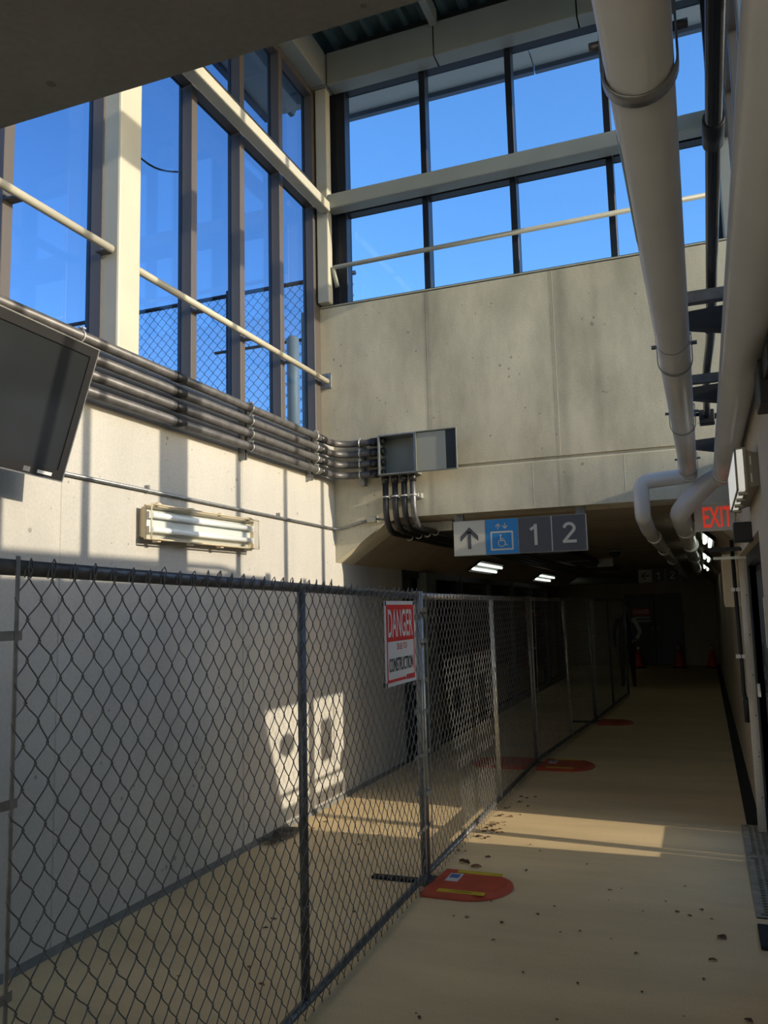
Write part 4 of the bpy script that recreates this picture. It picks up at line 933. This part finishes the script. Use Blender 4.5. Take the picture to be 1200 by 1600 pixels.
# ceiling gear in the tunnel
t = thing('dome_camera', 'small grey dome camera under the tunnel roof', 'camera', (-1.22, 12.9, 2.55))
MB().tube([(-1.22, 12.9, 2.549), (-1.22, 12.9, 2.50)], 0.10, 16).build('camera_base', 'grey_box_in', t)
MB().tube([(-1.22, 12.9, 2.50), (-1.22, 12.9, 2.45), (-1.22, 12.9, 2.42)], [0.085, 0.07, 0.03], 16).build('dome', 'black_sheen', t)
tag(MB().box(-1.78, -1.50, 15.4, 15.44, 2.40, 2.549).build('ceiling_box', 'exit_white', bevel=0.004), 'small pale square box hanging from the tunnel roof', 'box')
tag(MB().box(-4.2, -3.0, 21.6, 22.6, 2.53, 2.549).build('ceiling_light', 'lamp_dim'), 'dim ceiling light panel at the tunnel junction', 'light fixture')
t = thing('air_duct', 'long grey duct crossing under the roof at the tunnel junction', 'duct', (-2.5, 22, 2.3))
MB().tube([(-4.6, 22.9, 2.36), (-4.2, 22.9, 2.38), (-1.6, 22.9, 2.38)], [0.06, 0.12, 0.12], 14).build('duct_run', 'grey_box_in', t)
for x in (-3.9, -2.6): MB().box(x-0.02, x+0.02, 22.88, 22.92, 2.48, 2.549).build('duct_hanger', 'galv_dark', t)
t = thing('cable_tray', 'dark cable tray under the tunnel roof behind the direction sign', 'cable tray', (-1.9, 12, 2.5))
MB().box(-2.10, -1.75, 8.4, 19.5, 2.45, 2.462).build('tray_base', 'black', t)
for x in (-2.10, -1.76): MB().box(x, x+0.01, 8.4, 19.5, 2.462, 2.50).build('tray_side', 'black', t)
for y in (9, 11.5, 14, 16.5, 19): MB().box(-2.12, -1.73, y-0.015, y+0.015, 2.44, 2.45).build('tray_rung', 'galv_dark', t)
for i, x in enumerate((-2.03, -1.97, -1.90, -1.84)):
    tag(MB().tube([(x, 8.2+0.2*i, 2.475), (x+0.01, 12, 2.472), (x, 19.2, 2.475)], 0.011, 6).build('cable', 'black_sheen'), 'black cable lying in the tray under the tunnel roof', 'cable', 'cables in the tunnel tray')
for y in (8.4+1, 19.4): pass
for y in (9.2, 14.2, 19.2): MB().tube([(-2.11, y, 2.46), (-2.11, y, 2.549)], 0.006, 6).build('tray_rod', 'galv_dark', t)
# wall outlet plate behind the fence
tag(MB().box(XW, XW+0.012, 4.80, 4.87, 0.30, 0.42).build('wall_plate', 'cream', bevel=0.003), 'small blank outlet plate low on the left wall behind the fence', 'outlet')

# ------------------------------------------------------------------ person at the tunnel end
def skin_body(name, joints, edges, mat, parent, sub=2):
    me = bpy.data.meshes.new(name); me.from_pydata([j[0] for j in joints], edges, [])
    o = bpy.data.objects.new(name, me); C.objects.link(o)
    md = o.modifiers.new('skin', 'SKIN'); md.use_smooth_shade = True
    sv = me.skin_vertices[0].data
    for i, j in enumerate(joints): sv[i].radius = (j[1], j[1] if len(j) < 3 else j[2]); sv[i].use_root = (i == 0)
    s = o.modifiers.new('sub', 'SUBSURF'); s.levels = sub; s.render_levels = sub
    me.materials.append(M[mat]); o.parent = parent
    return o
pt = thing('person', 'person in dark clothes with a pale sleeve standing behind the fence end, hand on hip', 'person', (-1.60, 18.2, 0))
body = [((0, 0, 0.93), 0.14, 0.10), ((0, 0, 1.15), 0.13, 0.09), ((0, 0, 1.36), 0.15, 0.10), ((0, 0, 1.46), 0.06), ((0, 0, 1.54), 0.05),
        ((-0.09, 0, 0.86), 0.085), ((-0.10, -0.01, 0.48), 0.06), ((-0.10, 0.02, 0.12), 0.042), ((-0.10, -0.02, 0.05), 0.04), ((-0.11, -0.18, 0.03), 0.032),
        ((0.09, 0, 0.86), 0.085), ((0.11, -0.01, 0.48), 0.06), ((0.12, 0.02, 0.12), 0.042), ((0.12, -0.02, 0.05), 0.04), ((0.14, -0.18, 0.03), 0.032),
        ((-0.17, 0, 1.38), 0.05), ((-0.24, 0.02, 1.12), 0.042), ((-0.22, -0.06, 0.88), 0.033), ((-0.21, -0.08, 0.80), 0.03)]
skin_body('body', body, [(0,1),(1,2),(2,3),(3,4),(0,5),(5,6),(6,7),(7,8),(8,9),(0,10),(10,11),(11,12),(12,13),(13,14),(2,15),(15,16),(16,17),(17,18)], 'cloth_dark', pt)
skin_body('sleeve', [((0.13, 0, 1.40), 0.055), ((0.20, 0, 1.37), 0.055), ((0.30, 0.04, 1.13), 0.045), ((0.22, -0.06, 0.98), 0.036)], [(0,1),(1,2),(2,3)], 'cloth_grey', pt)
skin_body('head', [((0, -0.005, 1.545), 0.05), ((0, -0.01, 1.60), 0.066, 0.07), ((0, -0.005, 1.67), 0.074, 0.085), ((0, 0, 1.72), 0.05)], [(0,1),(1,2),(2,3)], 'skin', pt)
skin_body('hair', [((0, 0.02, 1.69), 0.082, 0.088), ((0, 0.03, 1.74), 0.06)], [(0,1)], 'hair', pt)
skin_body('nose', [((0, -0.085, 1.655), 0.012), ((0, -0.098, 1.635), 0.014)], [(0,1)], 'skin', pt, 1)
for s in (-1, 1): MB().disc((-1.60+s*0.03, 18.2-0.087, 1.665), 0.009, (0, 1, 0), 0.006, 8).build('eye', 'black', pt)
for s in (-1, 1): skin_body('ear', [((s*0.078, 0.0, 1.67), 0.012), ((s*0.082, 0.01, 1.64), 0.010)], [(0,1)], 'skin', pt, 1)
MB().obox((-1.60, 18.2-0.085, 1.605), (0.022, 0, 0), (0, 0.004, 0), (0, 0, 0.004)).build('mouth', 'sign_red', pt)
for sx, base in ((1, Vector((0.215, -0.07, 0.965))), (-1, Vector((-0.21, -0.085, 0.78)))):
    js = [(base, 0.026, 0.016), (base + Vector((-sx*0.045 if sx > 0 else 0, -0.02, -0.02 if sx > 0 else -0.07)), 0.03, 0.014)]
    e = [(0, 1)]; k = js[1][0]
    skin_body('hand', js, e, 'skin', pt, 1)
    for i in range(4):
        a = k + Vector((0, -0.027+0.018*i, 0)) if sx < 0 else k + Vector((0, -0.006, 0.022-0.015*i))
        L_ = (0.06, 0.072, 0.068, 0.052)[i]
        dv = Vector((0, -0.008, -L_)) if sx < 0 else Vector((-L_*0.8, -0.01, -L_*0.3))
        skin_body('finger', [(a, 0.008), (a+dv*0.5, 0.0075), (a+dv+Vector((0, 0.012, 0)), 0.0065)], [(0,1),(1,2)], 'skin', pt, 1)
    skin_body('thumb', [(base+Vector((0, -0.02, -0.01)), 0.010), (base+Vector((0, -0.05, -0.04)), 0.008)], [(0,1)], 'skin', pt, 1)

# ------------------------------------------------------------------ dry leaves on the floor
def leaf_mesh(seed):
    r = random.Random(seed); n = 5; v = []; f = []
    for i in range(n+1):
        t_ = i/n; w = math.sin(PI*min(max(t_*0.94+0.03, 0), 1))*0.45*(0.8+0.3*r.random())
        z = 0.10*math.sin(t_*PI)+0.05*r.random()
        v += [(t_-0.5, -w, z+0.14*r.random()), (t_-0.5, 0, z*0.4), (t_-0.5, w, z+0.14*r.random())]
    for i in range(n):
        for k in range(2): a = 3*i+k; f.append((a, a+1, a+4, a+3))
    me = bpy.data.meshes.new('dry_leaf'); me.from_pydata(v, [], f); me.materials.append(M['leaf' if seed % 3 else 'leaf_light'])
    return me
LM = [leaf_mesh(i) for i in range(6)]
def leaf(x, y, s, label, group=None):
    o = bpy.data.objects.new('dry_leaf', random.choice(LM)); C.objects.link(o)
    o.location = (x, y, 0.002); o.scale = (s, s*random.uniform(0.6, 1), s); o.rotation_euler = (0, 0, random.uniform(0, 6.28))
    tag(o, label, 'leaf', group); return o
leaf(-0.03, 4.72, 0.055, 'curled orange-brown leaf near the drain plates, farther of the two')
leaf(-0.075, 4.42, 0.04, 'small dark leaf just in front of the orange-brown one')
leaf(0.055, 3.85, 0.04, 'dark leaf at the lower right of the floor')
leaf(-1.62, 5.55, 0.09, 'large brown leaf against the far edge of the red pad')
leaf(-1.52, 5.48, 0.07, 'second brown leaf beside the far edge of the red pad')
for k in range(34):
    y = random.uniform(5.6, 7.6); leaf(-1.70 + abs(random.gauss(0, 0.09)), y, random.uniform(0.02, 0.05), 'small dry leaf littered along the foot of the second fence panel', 'leaf litter along the fence')
for k in range(30):
    leaf(random.uniform(-1.4, -0.05), random.uniform(3.0, 6.0), random.uniform(0.012, 0.03), 'tiny dry leaf scattered on the walkway floor', 'leaf litter on the walkway')
for k in range(16):
    leaf(random.uniform(-1.75, -0.8), random.uniform(4.5, 6.4), random.uniform(0.015, 0.035), 'tiny dry leaf scattered on the floor around the nearest red pad', 'leaf litter around the red pad')
for k in range(30):
    leaf(random.uniform(-3.0, -1.9), random.uniform(2.6, 7.2), random.uniform(0.015, 0.04), 'tiny dry leaf on the floor behind the fence', 'leaf litter behind the fence')

rr = random.Random(11); m = MB(); v = []; f = []
for i in range(7):
    for j in range(3): v.append((-3.19+0.07*j+rr.uniform(-.02, .02), 5.55+0.075*i+rr.uniform(-.02, .02), max(0.003, 0.02+0.03*rr.random()-0.01*j)))
for i in range(6):
    for j in range(2): a = 3*i+j; f.append((a, a+1, a+4, a+3))
m.add(v, f); tag(m.build('plastic_scrap', 'black'), 'crumpled black scrap lying at the foot of the left wall behind the fence', 'scrap')
